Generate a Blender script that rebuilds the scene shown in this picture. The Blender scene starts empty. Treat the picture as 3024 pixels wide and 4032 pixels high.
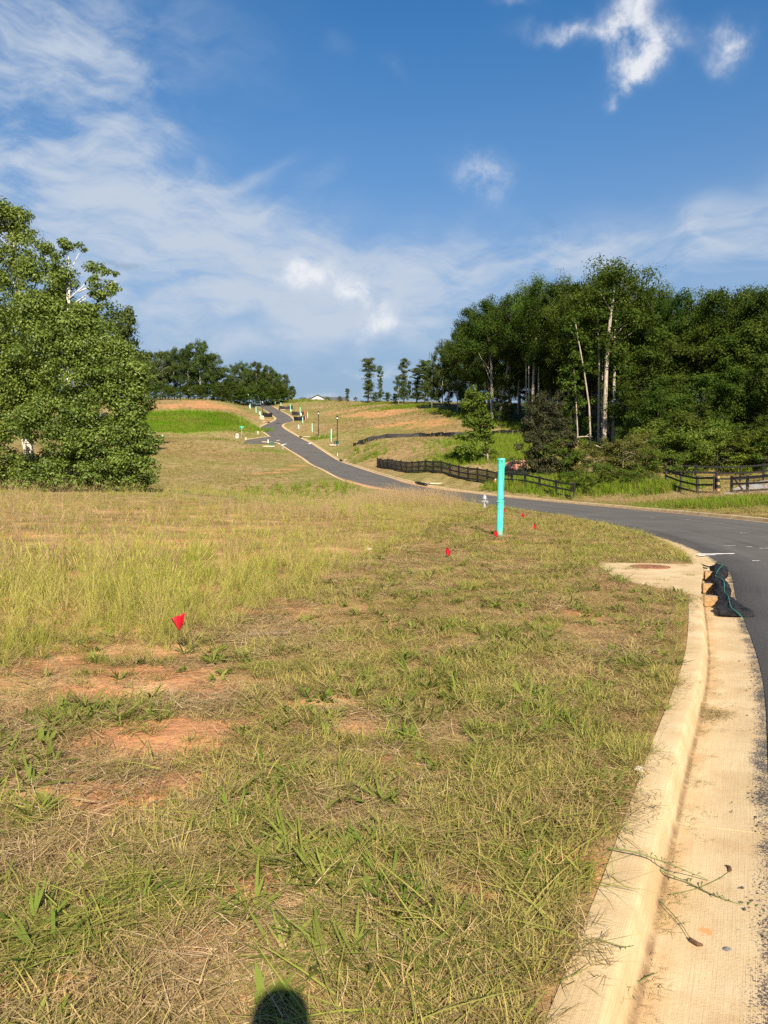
import bpy, math, random
import numpy as np
from mathutils import Vector, Matrix
from mathutils.geometry import delaunay_2d_cdt

random.seed(11)
rng = np.random.default_rng(11)
SC = bpy.context.scene
COL = SC.collection

# ------------------------------------------------------------------ camera
F_PX, CX, CY, PITCH, EYE = 3029.0, 1512.0, 2016.0, math.radians(2.4), 1.6
cam_d = bpy.data.cameras.new('camera')
cam = bpy.data.objects.new('camera', cam_d)
COL.objects.link(cam)
cam.location = (0, 0, EYE)
cam.rotation_euler = (math.radians(90) - PITCH, 0, 0)
cam_d.sensor_fit = 'VERTICAL'
cam_d.sensor_height = 24
cam_d.lens = F_PX / 4032 * 24
cam_d.clip_start = 0.05
cam_d.clip_end = 8000
SC.camera = cam

# ------------------------------------------------------------------ sun, sky, exposure
SUN_EL, SUN_AZ = math.radians(34.0), math.radians(8.3)      # the sun stands behind the viewer, a little to the right
SUN_STRENGTH, SKY_STRENGTH, EXPOSURE = 5.0, 0.085, 1.1
sd = bpy.data.lights.new('sun', 'SUN')
sd.energy = SUN_STRENGTH
sd.angle = math.radians(0.53)
sd.color = (1.0, 0.86, 0.66)
so = bpy.data.objects.new('sun', sd)
COL.objects.link(so)
light_dir = Vector((-math.sin(SUN_AZ) * math.cos(SUN_EL), math.cos(SUN_AZ) * math.cos(SUN_EL), -math.sin(SUN_EL)))
so.rotation_euler = light_dir.to_track_quat('-Z', 'Y').to_euler()
so.location = (20, -60, 60)

SC.view_settings.view_transform = 'Standard'
SC.view_settings.look = 'None'
SC.view_settings.gamma = 1.0
SC.view_settings.exposure = EXPOSURE
SC.view_settings.use_curve_mapping = False
SC.render.engine = 'CYCLES'
SC.cycles.use_denoising = False
SC.cycles.max_bounces = 6
SC.cycles.diffuse_bounces = 2
SC.cycles.glossy_bounces = 2
SC.cycles.transmission_bounces = 3
SC.cycles.use_adaptive_sampling = True
SC.cycles.adaptive_threshold = 0.02

W = bpy.data.worlds.new('World')
SC.world = W
W.use_nodes = True
W.cycles.sampling_method = 'MANUAL'
W.cycles.sample_map_resolution = 512


class NT:
    """small helper to write node trees"""
    def __init__(self, tree):
        self.t = tree

    def n(self, kind, **kw):
        nd = self.t.nodes.new(kind)
        for k, v in kw.items():
            setattr(nd, k, v)
        return nd

    def put(self, sock, v):
        if isinstance(v, (int, float)):
            sock.default_value = v
        elif isinstance(v, (tuple, list)):
            if len(v) == 3 and sock.type == 'RGBA':
                v = (*v, 1)
            sock.default_value = v
        else:
            self.t.links.new(v, sock)

    def m(self, op, a, b=None, c=None, clamp=False):
        nd = self.n('ShaderNodeMath', operation=op, use_clamp=clamp)
        self.put(nd.inputs[0], a)
        if b is not None:
            self.put(nd.inputs[1], b)
        if c is not None:
            self.put(nd.inputs[2], c)
        return nd.outputs[0]

    def mix(self, fac, a, b, blend='MIX'):
        nd = self.n('ShaderNodeMix', data_type='RGBA', blend_type=blend)
        self.put(nd.inputs[0], fac)
        self.put(nd.inputs[6], a)
        self.put(nd.inputs[7], b)
        return nd.outputs[2]

    def noise(self, vec, scale, detail=4, rough=0.55, dist=0.0):
        nd = self.n('ShaderNodeTexNoise')
        if vec is not None:
            self.t.links.new(vec, nd.inputs['Vector'])
        nd.inputs['Scale'].default_value = scale
        nd.inputs['Detail'].default_value = detail
        nd.inputs['Roughness'].default_value = rough
        nd.inputs['Distortion'].default_value = dist
        return nd.outputs[0]

    def xyz(self, x, y, z):
        nd = self.n('ShaderNodeCombineXYZ')
        self.put(nd.inputs[0], x)
        self.put(nd.inputs[1], y)
        self.put(nd.inputs[2], z)
        return nd.outputs[0]

    def smooth(self, v, a, b):
        nd = self.n('ShaderNodeMapRange', interpolation_type='SMOOTHSTEP')
        self.put(nd.inputs[0], v)
        nd.inputs[1].default_value = a
        nd.inputs[2].default_value = b
        return nd.outputs[0]

    def ramp(self, v, stops):
        nd = self.n('ShaderNodeValToRGB')
        e = nd.color_ramp.elements
        while len(e) < len(stops):
            e.new(0.5)
        for el, (p, c) in zip(e, stops):
            el.position = p
            el.color = (*c, 1)
        self.put(nd.inputs[0], v)
        return nd.outputs[0]


def sky_dir(dx, dy):
    """a place in the sky (azimuth, elevation) from the photograph seen at 1659 px width"""
    u, v = (dx * 1.8228 - CX) / F_PX, (CY - dy * 1.8228) / F_PX
    x, y, z = u, math.cos(PITCH) + v * math.sin(PITCH), -math.sin(PITCH) + v * math.cos(PITCH)
    return math.atan2(x, y), math.atan2(z, math.hypot(x, y))


def build_sky():
    g = NT(W.node_tree)
    W.node_tree.nodes.clear()
    out = g.n('ShaderNodeOutputWorld')
    bg = g.n('ShaderNodeBackground')
    g.t.links.new(bg.outputs[0], out.inputs[0])
    sky = g.n('ShaderNodeTexSky', sky_type='NISHITA')
    sky.sun_disc = False
    sky.sun_elevation = SUN_EL
    sky.sun_rotation = math.pi - SUN_AZ
    sky.altitude = 300
    sky.air_density = 1.0
    sky.dust_density = 0.6
    sky.ozone_density = 2.2
    tc = g.n('ShaderNodeTexCoord')
    nrm = g.n('ShaderNodeVectorMath', operation='NORMALIZE')
    g.t.links.new(tc.outputs['Generated'], nrm.inputs[0])
    sp = g.n('ShaderNodeSeparateXYZ')
    g.t.links.new(nrm.outputs[0], sp.inputs[0])
    az = g.m('ARCTAN2', sp.outputs[0], sp.outputs[1])
    el = g.m('ARCSINE', sp.outputs[2])
    P = g.xyz(az, el, 0.0)
    # turbulence that bends the outlines
    wn = g.n('ShaderNodeTexNoise')
    g.t.links.new(P, wn.inputs['Vector'])
    wn.inputs['Scale'].default_value = 6.0
    wn.inputs['Detail'].default_value = 2.0
    wn.inputs['Roughness'].default_value = .62
    wv = g.n('ShaderNodeVectorMath', operation='MULTIPLY_ADD')
    g.t.links.new(wn.outputs['Color'], wv.inputs[0])
    wv.inputs[1].default_value = (.12, .08, 0)
    ofs = g.n('ShaderNodeVectorMath', operation='SUBTRACT')
    g.t.links.new(P, ofs.inputs[0])
    ofs.inputs[1].default_value = (.06, .04, 0)
    g.t.links.new(ofs.outputs[0], wv.inputs[2])
    PW = wv.outputs[0]
    wv2 = g.n('ShaderNodeVectorMath', operation='MULTIPLY_ADD')        # a gentler bend for the small heaps
    wn2 = g.n('ShaderNodeTexNoise')
    g.t.links.new(P, wn2.inputs['Vector'])
    wn2.inputs['Scale'].default_value = 22.0
    wn2.inputs['Detail'].default_value = 3.0
    g.t.links.new(wn2.outputs['Color'], wv2.inputs[0])
    wv2.inputs[1].default_value = (.05, .045, 0)
    ofs2 = g.n('ShaderNodeVectorMath', operation='SUBTRACT')
    g.t.links.new(P, ofs2.inputs[0])
    ofs2.inputs[1].default_value = (.025, .0225, 0)
    g.t.links.new(ofs2.outputs[0], wv2.inputs[2])
    PH = wv2.outputs[0]

    def blob(dx, dy, rx, ry, rot=0.0, src=None):
        a, e = sky_dir(dx, dy)
        mp = g.n('ShaderNodeMapping', vector_type='TEXTURE')
        g.t.links.new(src or PW, mp.inputs[0])
        k = 1 / 1661.0
        mp.inputs['Location'].default_value = (a, e, 0)
        mp.inputs['Rotation'].default_value = (0, 0, math.radians(rot))
        mp.inputs['Scale'].default_value = (rx * k, ry * k, 1)
        dt = g.n('ShaderNodeVectorMath', operation='DOT_PRODUCT')
        g.t.links.new(mp.outputs[0], dt.inputs[0])
        g.t.links.new(mp.outputs[0], dt.inputs[1])
        return g.m('POWER', .36788, dt.outputs['Value'])

    def total(items):
        acc = None
        for amp, b in items:
            acc = g.m('MULTIPLY', b, amp) if acc is None else g.m('MULTIPLY_ADD', b, amp, acc)
        return acc

    def mapped(rot, sx, sy, shift):
        mp = g.n('ShaderNodeMapping', vector_type='POINT')
        g.t.links.new(PW, mp.inputs[0])
        mp.inputs['Rotation'].default_value = (0, 0, math.radians(rot))
        mp.inputs['Scale'].default_value = (sx, sy, 1)
        mp.inputs['Location'].default_value = (shift, shift * .7, shift)
        return mp.outputs[0]

    # streaky high cloud, a finer grain in it
    stre = g.noise(mapped(35, 1.0, 2.8, 3.1), 3.2, 5, .58, .15)
    fine = g.noise(mapped(40, 1.0, 2.4, 9.1), 11.0, 5, .62, .1)
    cir = total([(.85, blob(60, 60, 330, 200, 0)), (.75, blob(120, 300, 300, 120, -34)), (.35, blob(360, 240, 150, 30, -50)), (1.0, blob(470, 480, 220, 70, -14)),
                 (.85, blob(60, 470, 330, 120, -10)), (.60, blob(580, 500, 95, 55, 0)), (.65, blob(260, 650, 470, 140, 0)),
                 (.85, blob(1500, 545, 620, 80, 7)), (.8, blob(1000, 590, 460, 85, 3)), (.45, blob(560, 372, 90, 14, 18)), (.52, blob(780, 680, 380, 110, 0)),
                 (.40, blob(690, 385, 50, 20, 20)), (.25, blob(860, 125, 40, 16, -30)), (.22, blob(720, 55, 30, 16, 0))])
    cir = g.m('MINIMUM', cir, 1.0)
    tex = g.m('MULTIPLY_ADD', g.smooth(fine, .30, .72), .75, g.m('MULTIPLY', g.smooth(stre, .30, .70), .75))
    wisp = g.m('MULTIPLY', cir, tex)
    wisp = g.m('MULTIPLY', g.smooth(wisp, -.06, 1.25), .95)
    # small heaped clouds
    heap_n = g.noise(P, 24.0, 6, .68, .25)
    heap = total([(1.0, blob(655, 598, 62, 30, 15, src=PH)), (.95, blob(765, 628, 52, 28, -20, src=PH)), (.9, blob(828, 684, 30, 34, -40, src=PH)), (.5, blob(790, 718, 60, 22, 0, src=PH)),
                  (.95, blob(1368, 30, 46, 52, -60, src=PH)), (.95, blob(1398, 120, 66, 38, 20, src=PH)), (.62, blob(1235, 62, 95, 20, 0, src=PH)), (.75, blob(1575, 95, 42, 34, 30, src=PH)), (.7, blob(1380, 165, 40, 20, 30, src=PH)),
                  (.55, blob(1050, 378, 75, 40, -15, src=PH)), (.45, blob(1330, 222, 16, 10, 0, src=PH)), (.45, blob(820, 800, 90, 12, 0, src=PH)), (.5, blob(700, 858, 90, 14, 0, src=PH)), (.4, blob(1110, 5, 40, 14, 0, src=PH))])
    puff = g.m('MULTIPLY', g.smooth(g.m('MULTIPLY', heap, g.m('MULTIPLY_ADD', heap_n, 2.2, -.55)), .0, .80), .90)
    # grey underlit scraps
    scraps = total([(1.0, blob(260, 580, 38, 10, 0, src=PH)), (.7, blob(1180, 497, 22, 12, -20, src=PH)), (.6, blob(1045, 548, 16, 5, 10, src=PH)), (.5, blob(605, 640, 14, 7, 0, src=PH)), (.6, blob(300, 622, 24, 6, 0, src=PH))])
    scraps = g.m('MULTIPLY', g.smooth(g.m('MULTIPLY', scraps, g.m('ADD', heap_n, .3)), .15, .8), .4)
    # thin milk of haze low over the land, the same all round
    up = g.m('MULTIPLY', g.m('MAXIMUM', el, 0.0), 3.0)
    low = g.m('POWER', .36788, g.m('MULTIPLY', up, up))
    milk = g.m('MULTIPLY', low, .95)

    hs = g.n('ShaderNodeHueSaturation')
    hs.inputs['Saturation'].default_value = 1.38
    hs.inputs['Value'].default_value = .80
    g.t.links.new(sky.outputs[0], hs.inputs['Color'])
    col = g.mix(milk, hs.outputs[0], (1.62, 2.12, 2.88))
    col = g.mix(wisp, col, (3.05, 3.5, 4.15))
    col = g.mix(puff, col, (4.9, 4.95, 5.1))
    col = g.mix(scraps, col, (1.2, 1.75, 2.6))
    g.put(bg.inputs[0], col)
    bg.inputs[1].default_value = SKY_STRENGTH


build_sky()

# ------------------------------------------------------------------ numbers: rays, noise, terrain
def ray(px, py):
    u, v = (px - CX) / F_PX, (CY - py) / F_PX
    return np.array([u, math.cos(PITCH) + v * math.sin(PITCH), -math.sin(PITCH) + v * math.cos(PITCH)])


def at_depth(px, py, d):
    r = ray(px, py)
    return np.array([0, 0, EYE]) + r * (d / r[1])


def on_level(px, py, z=0.0):
    r = ray(px, py)
    return np.array([0, 0, EYE]) + r * ((z - EYE) / r[2])


def vnoise(x, y, scale, seed=0):
    """smooth value noise, 0..1"""
    x = np.asarray(x, float) / scale + seed * 17.13
    y = np.asarray(y, float) / scale - seed * 9.71
    xi, yi = np.floor(x), np.floor(y)
    fx, fy = x - xi, y - yi
    fx, fy = fx * fx * (3 - 2 * fx), fy * fy * (3 - 2 * fy)

    def h(a, b):
        s = np.sin(a * 127.1 + b * 311.7 + seed * 74.7) * 43758.5453
        return s - np.floor(s)
    return (h(xi, yi) * (1 - fx) + h(xi + 1, yi) * fx) * (1 - fy) + (h(xi, yi + 1) * (1 - fx) + h(xi + 1, yi + 1) * fx) * fy


def fbm(x, y, scale, seed=0, octv=4):
    a, s, t = 0.0, 1.0, 0.0
    for i in range(octv):
        a = a + s * vnoise(x, y, scale / 2 ** i, seed + i)
        t += s
        s *= 0.55
    return a / t


def sstep(v, a, b):
    t = np.clip((np.asarray(v, float) - a) / (b - a), 0, 1)
    return t * t * (3 - 2 * t)


# road: back of kerb on the near/left side and on the right side, station by station
STATIONS = np.array([
    (-6.5, -14, 0, 1.4, -17.5, 0), (-3, -6, 0, 4.9, -9.4, 0), (-.45, .2, 0, 7.4, -3.4, 0), (.98, 3.25, 0, 8.8, -.3, 0), (1.62, 4.6, 0, 9.4, 1.0, 0),
    (2.87, 7.26, 0, 10.6, 3.6, 0), (4.5, 11.3, 0, 12.5, 8, 0), (6.1, 15.25, 0, 14.3, 12.3, 0), (7.2, 19.8, 0, 15.6, 17.5, 0), (7.75, 24, 0, 16.1, 22.8, 0),
    (7.9, 29, 0, 16.1, 29, 0), (7.75, 35, 0, 15.8, 36, 0), (7.0, 43, 0.02, 14.9, 44.5, .02), (4.6, 55, .15, 12.4, 57.4, .15), (1.5, 66, .45, 9, 68.7, .45),
    (-2, 75.5, .95, 5.4, 78, .95), (-5, 85, 1.7, 2.4, 87.5, 1.65), (-8.7, 105, 3.06, -1.2, 106.4, 2.8), (-11.6, 118, 4.1, -4.3, 119.5, 3.9),
    (-14.8, 135, 5.6, -7.7, 137, 5.2), (-19.1, 152, 7.6, -12, 155, 7.65), (-22.5, 165, 9.3, -15.5, 168, 9.7), (-27.2, 182, 11.8, -20, 184, 12.0),
    (-33, 203, 15.1, -26.1, 204, 15.5), (-34.2, 215, 16.8, -27.6, 217, 17.4), (-33.7, 237, 20.2, -27.2, 236, 19.8), (-37, 252, 22.8, -31, 255, 23),
    (-43, 275, 26.7, -38, 280, 27.1), (-51, 300, 30.6, -46, 306, 31.5), (-62, 330, 33, -57, 337, 33.2), (-80, 370, 33.2, -75, 377, 33.2)], float)


def catmull(P, step):
    out = []
    n = len(P)
    for i in range(n - 1):
        p0, p1, p2, p3 = P[max(i - 1, 0)], P[i], P[i + 1], P[min(i + 2, n - 1)]
        L = np.linalg.norm((p2 - p1)[:2])
        k = max(1, int(round(L / step(p1[1]))))
        for j in range(k):
            t = j / k
            out.append(0.5 * ((2 * p1) + (-p0 + p2) * t + (2 * p0 - 5 * p1 + 4 * p2 - p3) * t * t + (-p0 + 3 * p1 - 3 * p2 + p3) * t ** 3))
    out.append(P[-1])
    return np.array(out)


ROAD = catmull(STATIONS, lambda y: 0.35 if y < 30 else (0.8 if y < 70 else 2.0))
RL, RR = ROAD[:, :3], ROAD[:, 3:]
CORRIDOR = np.vstack([RL[:, :2], RR[::-1, :2]])


def in_poly(x, y, poly):
    x, y = np.asarray(x, float), np.asarray(y, float)
    ins = np.zeros(x.shape, bool)
    n = len(poly)
    for i in range(n):
        x1, y1 = poly[i]
        x2, y2 = poly[(i + 1) % n]
        if y1 == y2:
            continue
        c = ((y1 > y) != (y2 > y)) & (x < (x2 - x1) * (y - y1) / (y2 - y1) + x1)
        ins ^= c
    return ins


CTRL_PX = [  # pixel in the photograph, metres away
    (1100, 1930, 78), (1000, 1900, 88), (900, 1880, 95), (1150, 1900, 88), (1200, 1870, 95),
    (650, 1890, 95), (650, 1800, 125), (650, 1737, 150), (650, 1722, 170), (650, 1630, 215), (650, 1578, 250),
    (850, 1850, 110), (850, 1790, 135), (850, 1735, 155), (850, 1715, 175), (850, 1640, 212), (850, 1580, 250),
    (960, 1750, 155), (930, 1700, 182), (960, 1640, 220), (960, 1600, 265),
    (300, 1890, 95), (300, 1800, 125), (300, 1735, 150), (300, 1630, 215), (300, 1578, 250),
    (-200, 1890, 95), (-200, 1735, 150), (-200, 1578, 250),
    (650, 1572, 300), (900, 1580, 330), (1100, 1582, 345), (1184, 1577, 320), (1300, 1585, 300), (1382, 1584, 280), (1527, 1605, 235), (1700, 1617, 200),
    (1932, 1659, 160), (2060, 1695, 140),
    (1350, 1700, 180), (1300, 1650, 220), (1500, 1700, 178), (1600, 1650, 190), (1500, 1640, 215), (1391, 1756, 140), (1450, 1780, 125), (1448, 1737, 142),
    (1502, 1724, 145), (1675, 1719, 142), (1838, 1715, 133), (2055, 1715, 122), (1650, 1800, 105), (1800, 1780, 105), (1950, 1800, 95), (1700, 1850, 90),
    (2230, 1740, 112), (2420, 1762, 105), (2700, 1800, 90), (3024, 1800, 78), (2622, 1911, 62), (2816, 1955, 53), (2880, 1948, 56), (2914, 1900, 68), (2300, 1850, 80), (2500, 1850, 78)]
CTRL_W = [(-25, 45, .85), (-16, 45, .82), (-10.3, 45, .66), (-6.9, 45, .25), (-3.5, 45, -.08), (0, 45, -.06), (-25, 25, .40), (-10, 25, .32), (-5, 12, .06), (0, 20, .03), (-30, 55, .95), (-16, 55, .85), (-10, 56, .45), (-6, 55, -.1),
          (0, 55, -.25), (-3, 65, -.9), (-10, 65, -.6), (-20, 68, -.3), (-8, 73, -.35), (-30, 75, -.2), (-50, 75, 0), (-1, 6, .01), (0, 3, 0), (-2, 3, 0), (1, 8, .01), (3, 12, 0), (4, 20, 0), (5, 30, 0), (3, 38, 0),
          (-0.90, 104, 2.9), (3.7, 85, 2.3), (7.2, 75, 1.5), (11.9, 68, .86), (15.1, 62, -.08), (18, 61, .0), (19, 42, .25), (20, 30, .15), (22, 20, .1),
          (-30, 400, 30), (50, 350, 22), (100, 250, 20), (150, 150, 15), (-100, 350, 34), (-200, 300, 34), (-160, 200, 19), (-120, 100, 3), (-80, 50, .8),
          (60, 40, 1.2), (100, 60, 4), (45, 10, .3), (40, -30, 0), (-40, -30, 0), (-40, 0, 0), (0, -30, 0), (40, 60, 3), (60, 80, 4.5)]
_c = [at_depth(*c) for c in CTRL_PX] + [np.array(c, float) for c in CTRL_W]
_prev = None
for row in ROAD:
    if _prev is None or np.linalg.norm(row[:2] - _prev) > (4 if row[1] < 60 else 9):
        _c += [row[:3], row[3:]]
        _prev = row[:2].copy()
CT = np.array(_c)


def tps_k(r2):
    return np.where(r2 > 1e-9, r2 * np.log(np.maximum(r2, 1e-9)), 0.0)


TPS_N = len(CT)
TPS_A = np.zeros((TPS_N + 3, TPS_N + 3))
TPS_S = 100.0
TPS_Q = CT[:, :2] / TPS_S
TPS_A[:TPS_N, :TPS_N] = tps_k(((TPS_Q[:, None] - TPS_Q[None]) ** 2).sum(-1)) + np.eye(TPS_N) * 1e-4
TPS_A[:TPS_N, TPS_N] = 1
TPS_A[:TPS_N, TPS_N + 1:] = TPS_Q
TPS_A[TPS_N:, :TPS_N] = TPS_A[:TPS_N, TPS_N:].T
TPS_W = np.linalg.solve(TPS_A, np.concatenate([CT[:, 2], np.zeros(3)]))


def tps(x, y):
    p = np.stack([np.asarray(x, float).ravel(), np.asarray(y, float).ravel()], 1) / TPS_S
    out = np.empty(len(p))
    for i in range(0, len(p), 20000):
        b = p[i:i + 20000]
        out[i:i + 20000] = tps_k(((b[:, None] - TPS_Q[None]) ** 2).sum(-1)) @ TPS_W[:TPS_N] + TPS_W[TPS_N] + b @ TPS_W[TPS_N + 1:]
    return out


KERB_PTS = np.vstack([RL[::2], RR[::2]])
KERB_RES = KERB_PTS[:, 2] - tps(KERB_PTS[:, 0], KERB_PTS[:, 1])


def H(x, y):
    """height of the land"""
    x, y = np.atleast_1d(np.asarray(x, float)), np.atleast_1d(np.asarray(y, float))
    z = tps(x, y)
    for i in range(0, len(x), 20000):
        s = slice(i, i + 20000)
        d2 = (x[s, None] - KERB_PTS[None, :, 0]) ** 2 + (y[s, None] - KERB_PTS[None, :, 1]) ** 2
        j = d2.argmin(1)
        z[s] += KERB_RES[j] * np.exp(-d2[np.arange(len(j)), j] / 9.0)
    r = np.hypot(x, y)
    f = sstep(r, 420, 620)
    z = z * (1 - f) + 18 * f
    near = np.exp(-(r / 60) ** 2)
    z += (fbm(x, y, 1.6, 3) - .5) * 0.05 * near * sstep(kerb_dist(x, y), 0.0, 1.2) + (fbm(x, y, 9, 5) - .5) * .5 * sstep(r, 50, 110) * sstep(kerb_dist(x, y), 1, 6)
    return z


def kerb_dist(x, y):
    x, y = np.atleast_1d(np.asarray(x, float)), np.atleast_1d(np.asarray(y, float))
    out = np.empty(len(x))
    for i in range(0, len(x), 20000):
        s = slice(i, i + 20000)
        out[s] = np.sqrt(((x[s, None] - KERB_PTS[None, :, 0]) ** 2 + (y[s, None] - KERB_PTS[None, :, 1]) ** 2).min(1))
    return out


RAY_D = np.geomspace(1.4, 460, 900)


def G(px, py):
    """the spot on the ground that the photograph shows at this pixel"""
    r = ray(px, py)
    k = RAY_D / r[1]
    pts = np.array([0, 0, EYE])[None] + r[None] * k[:, None]
    dz = pts[:, 2] - H(pts[:, 0], pts[:, 1])
    hit = np.nonzero(dz < 0)[0]
    if len(hit) == 0:
        i = int(np.argmin(dz))
        p = pts[i].copy()
        p[2] = H(p[0], p[1])[0]
        return p
    i = max(hit[0], 1)
    t = dz[i - 1] / (dz[i - 1] - dz[i])
    p = pts[i - 1] * (1 - t) + pts[i] * t
    p[2] = H(p[0], p[1])[0]
    return p


def top_at(p, py):
    """height above p's base at which the photograph's row py lies, at p's distance"""
    r = ray(CX, py)
    return EYE + r[2] / r[1] * p[1] - p[2]

# ------------------------------------------------------------------ building helpers
def link(o, parent=None):
    COL.objects.link(o)
    if parent is not None:
        o.parent = parent
    return o


def mesh_obj(name, me, mat, parent=None, smooth=False):
    o = bpy.data.objects.new(name, me)
    if mat is not None and not me.materials:
        me.materials.append(mat)
    if smooth:
        me.polygons.foreach_set('use_smooth', [True] * len(me.polygons))
    return link(o, parent)


def tag(o, label=None, category=None, group=None, kind=None):
    if label:
        o['label'] = label
    if category:
        o['category'] = category
    if group:
        o['group'] = group
    if kind:
        o['kind'] = kind
    return o


def empty(name, loc=(0, 0, 0), rz=0.0):
    o = bpy.data.objects.new(name, None)
    o.empty_display_size = 0.2
    o.location = [float(c) for c in loc]
    o.rotation_euler = (0, 0, rz)
    return link(o)


def raw_mesh(name, verts, faces):
    me = bpy.data.meshes.new(name)
    me.from_pydata([tuple(map(float, v)) for v in verts], [], [tuple(map(int, f)) for f in faces])
    me.update()
    return me


def fast_mesh(name, V, loops, starts, totals):
    """numpy arrays straight into a mesh"""
    me = bpy.data.meshes.new(name)
    me.vertices.add(len(V))
    me.vertices.foreach_set('co', np.ascontiguousarray(V, np.float32).ravel())
    me.loops.add(len(loops))
    me.loops.foreach_set('vertex_index', np.ascontiguousarray(loops, np.int32))
    me.polygons.add(len(starts))
    me.polygons.foreach_set('loop_start', np.ascontiguousarray(starts, np.int32))
    me.polygons.foreach_set('loop_total', np.ascontiguousarray(totals, np.int32))
    me.update(calc_edges=True)
    return me


class MB:
    """collects simple solids into one mesh"""
    def __init__(self):
        self.v, self.f = [], []

    def add(self, vs, fs):
        b = len(self.v)
        self.v += [tuple(map(float, p)) for p in vs]
        self.f += [tuple(i + b for i in f) for f in fs]
        return self

    def box(self, c, s, rz=0.0, bev=0.0, rx=0.0, ry=0.0):
        hx, hy, hz = s[0] / 2, s[1] / 2, s[2] / 2
        R = Matrix.Rotation(rz, 3, 'Z') @ Matrix.Rotation(ry, 3, 'Y') @ Matrix.Rotation(rx, 3, 'X')
        if bev <= 0:
            co = [(x, y, z) for z in (-hz, hz) for x, y in ((-hx, -hy), (hx, -hy), (hx, hy), (-hx, hy))]
            fs = [(3, 2, 1, 0), (4, 5, 6, 7), (0, 1, 5, 4), (1, 2, 6, 5), (2, 3, 7, 6), (3, 0, 4, 7)]
        else:
            b = min(bev, hx * .9, hy * .9, hz * .9)
            ring = lambda ex, ey, cut: [(-ex + cut, -ey), (ex - cut, -ey), (ex, -ey + cut), (ex, ey - cut), (ex - cut, ey), (-ex + cut, ey), (-ex, ey - cut), (-ex, -ey + cut)]
            co = []
            for z, k in ((-hz, b), (-hz + b, 0), (hz - b, 0), (hz, b)):
                co += [(x, y, z) for x, y in ring(hx - k, hy - k, b * .6)]
            fs = [tuple(range(7, -1, -1)), tuple(range(24, 32))]
            for l in range(3):
                for i in range(8):
                    j = (i + 1) % 8
                    fs.append((l * 8 + i, l * 8 + j, l * 8 + 8 + j, l * 8 + 8 + i))
        vs = [Vector(c) + R @ Vector(p) for p in co]
        return self.add(vs, fs)

    def tube(self, pts, r, n=8, cap=True, squash=None):
        pts = [Vector(tuple(map(float, p))) for p in pts]
        rs = r if isinstance(r, (list, tuple, np.ndarray)) else [r] * len(pts)
        vs, fs = [], []
        ref = Vector((0, 0, 1))
        d0 = (pts[-1] - pts[0])
        if d0.length and abs(d0.normalized().z) > .9:
            ref = Vector((1, 0, 0))
        for i, p in enumerate(pts):
            d = (pts[min(i + 1, len(pts) - 1)] - pts[max(i - 1, 0)]).normalized()
            s = d.cross(ref)
            s = s.normalized() if s.length > 1e-6 else Vector((1, 0, 0))
            u = s.cross(d).normalized()
            for k in range(n):
                a = 2 * math.pi * k / n
                q = squash if squash else 1.0
                vs.append(p + s * (math.cos(a) * rs[i]) + u * (math.sin(a) * rs[i] * q))
        for i in range(len(pts) - 1):
            for k in range(n):
                j = (k + 1) % n
                fs.append((i * n + k, i * n + j, (i + 1) * n + j, (i + 1) * n + k))
        if cap:
            fs.append(tuple(range(n - 1, -1, -1)))
            fs.append(tuple((len(pts) - 1) * n + k for k in range(n)))
        return self.add(vs, fs)

    def lathe(self, prof, c=(0, 0, 0), n=16, axis='Z', caps=True):
        vs, fs = [], []
        for r, z in prof:
            for k in range(n):
                a = 2 * math.pi * k / n
                p = (r * math.cos(a), r * math.sin(a), z)
                if axis == 'X':
                    p = (p[2], p[0], p[1])
                elif axis == 'Y':
                    p = (p[1], p[2], p[0])
                vs.append((p[0] + c[0], p[1] + c[1], p[2] + c[2]))
        for i in range(len(prof) - 1):
            for k in range(n):
                j = (k + 1) % n
                fs.append((i * n + k, i * n + j, (i + 1) * n + j, (i + 1) * n + k))
        if caps:
            fs.append(tuple(range(n - 1, -1, -1)))
            fs.append(tuple((len(prof) - 1) * n + k for k in range(n)))
        return self.add(vs, fs)

    def mesh(self, name):
        return raw_mesh(name, self.v, self.f)

    def build(self, name, mat, parent=None, smooth=False):
        o = mesh_obj(name, self.mesh(name), mat, parent)
        if smooth:
            me = o.data
            me.polygons.foreach_set('use_smooth', [True] * len(me.polygons))
            try:
                me.set_sharp_from_angle(angle=math.radians(42))
            except Exception:
                pass
        return o


# ------------------------------------------------------------------ materials
def new_mat(name):
    m = bpy.data.materials.new(name)
    m.use_nodes = True
    m.node_tree.nodes.clear()
    g = NT(m.node_tree)
    out = g.n('ShaderNodeOutputMaterial')
    b = g.n('ShaderNodeBsdfPrincipled')
    g.t.links.new(b.outputs[0], out.inputs[0])
    return m, g, b, out


def simple_mat(name, col, rough=.6, metal=0.0, var=.12, scale=8.0, bump=0.0, bscale=60.0, spec=.4):
    m, g, b, out = new_mat(name)
    tc = g.n('ShaderNodeTexCoord').outputs['Object']
    f = g.noise(tc, scale, 5, .6)
    dark = tuple(c * (1 - var * 1.4) for c in col)
    lite = tuple(min(1, c * (1 + var)) for c in col)
    g.put(b.inputs['Base Color'], g.mix(g.smooth(f, .3, .7), dark, lite))
    b.inputs['Roughness'].default_value = rough
    b.inputs['Metallic'].default_value = metal
    b.inputs['Specular IOR Level'].default_value = spec
    if bump:
        bn = g.n('ShaderNodeBump')
        bn.inputs['Strength'].default_value = bump
        bn.inputs['Distance'].default_value = .01
        g.put(bn.inputs['Height'], g.noise(tc, bscale, 4, .6))
        g.t.links.new(bn.outputs[0], b.inputs['Normal'])
    return m


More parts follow.
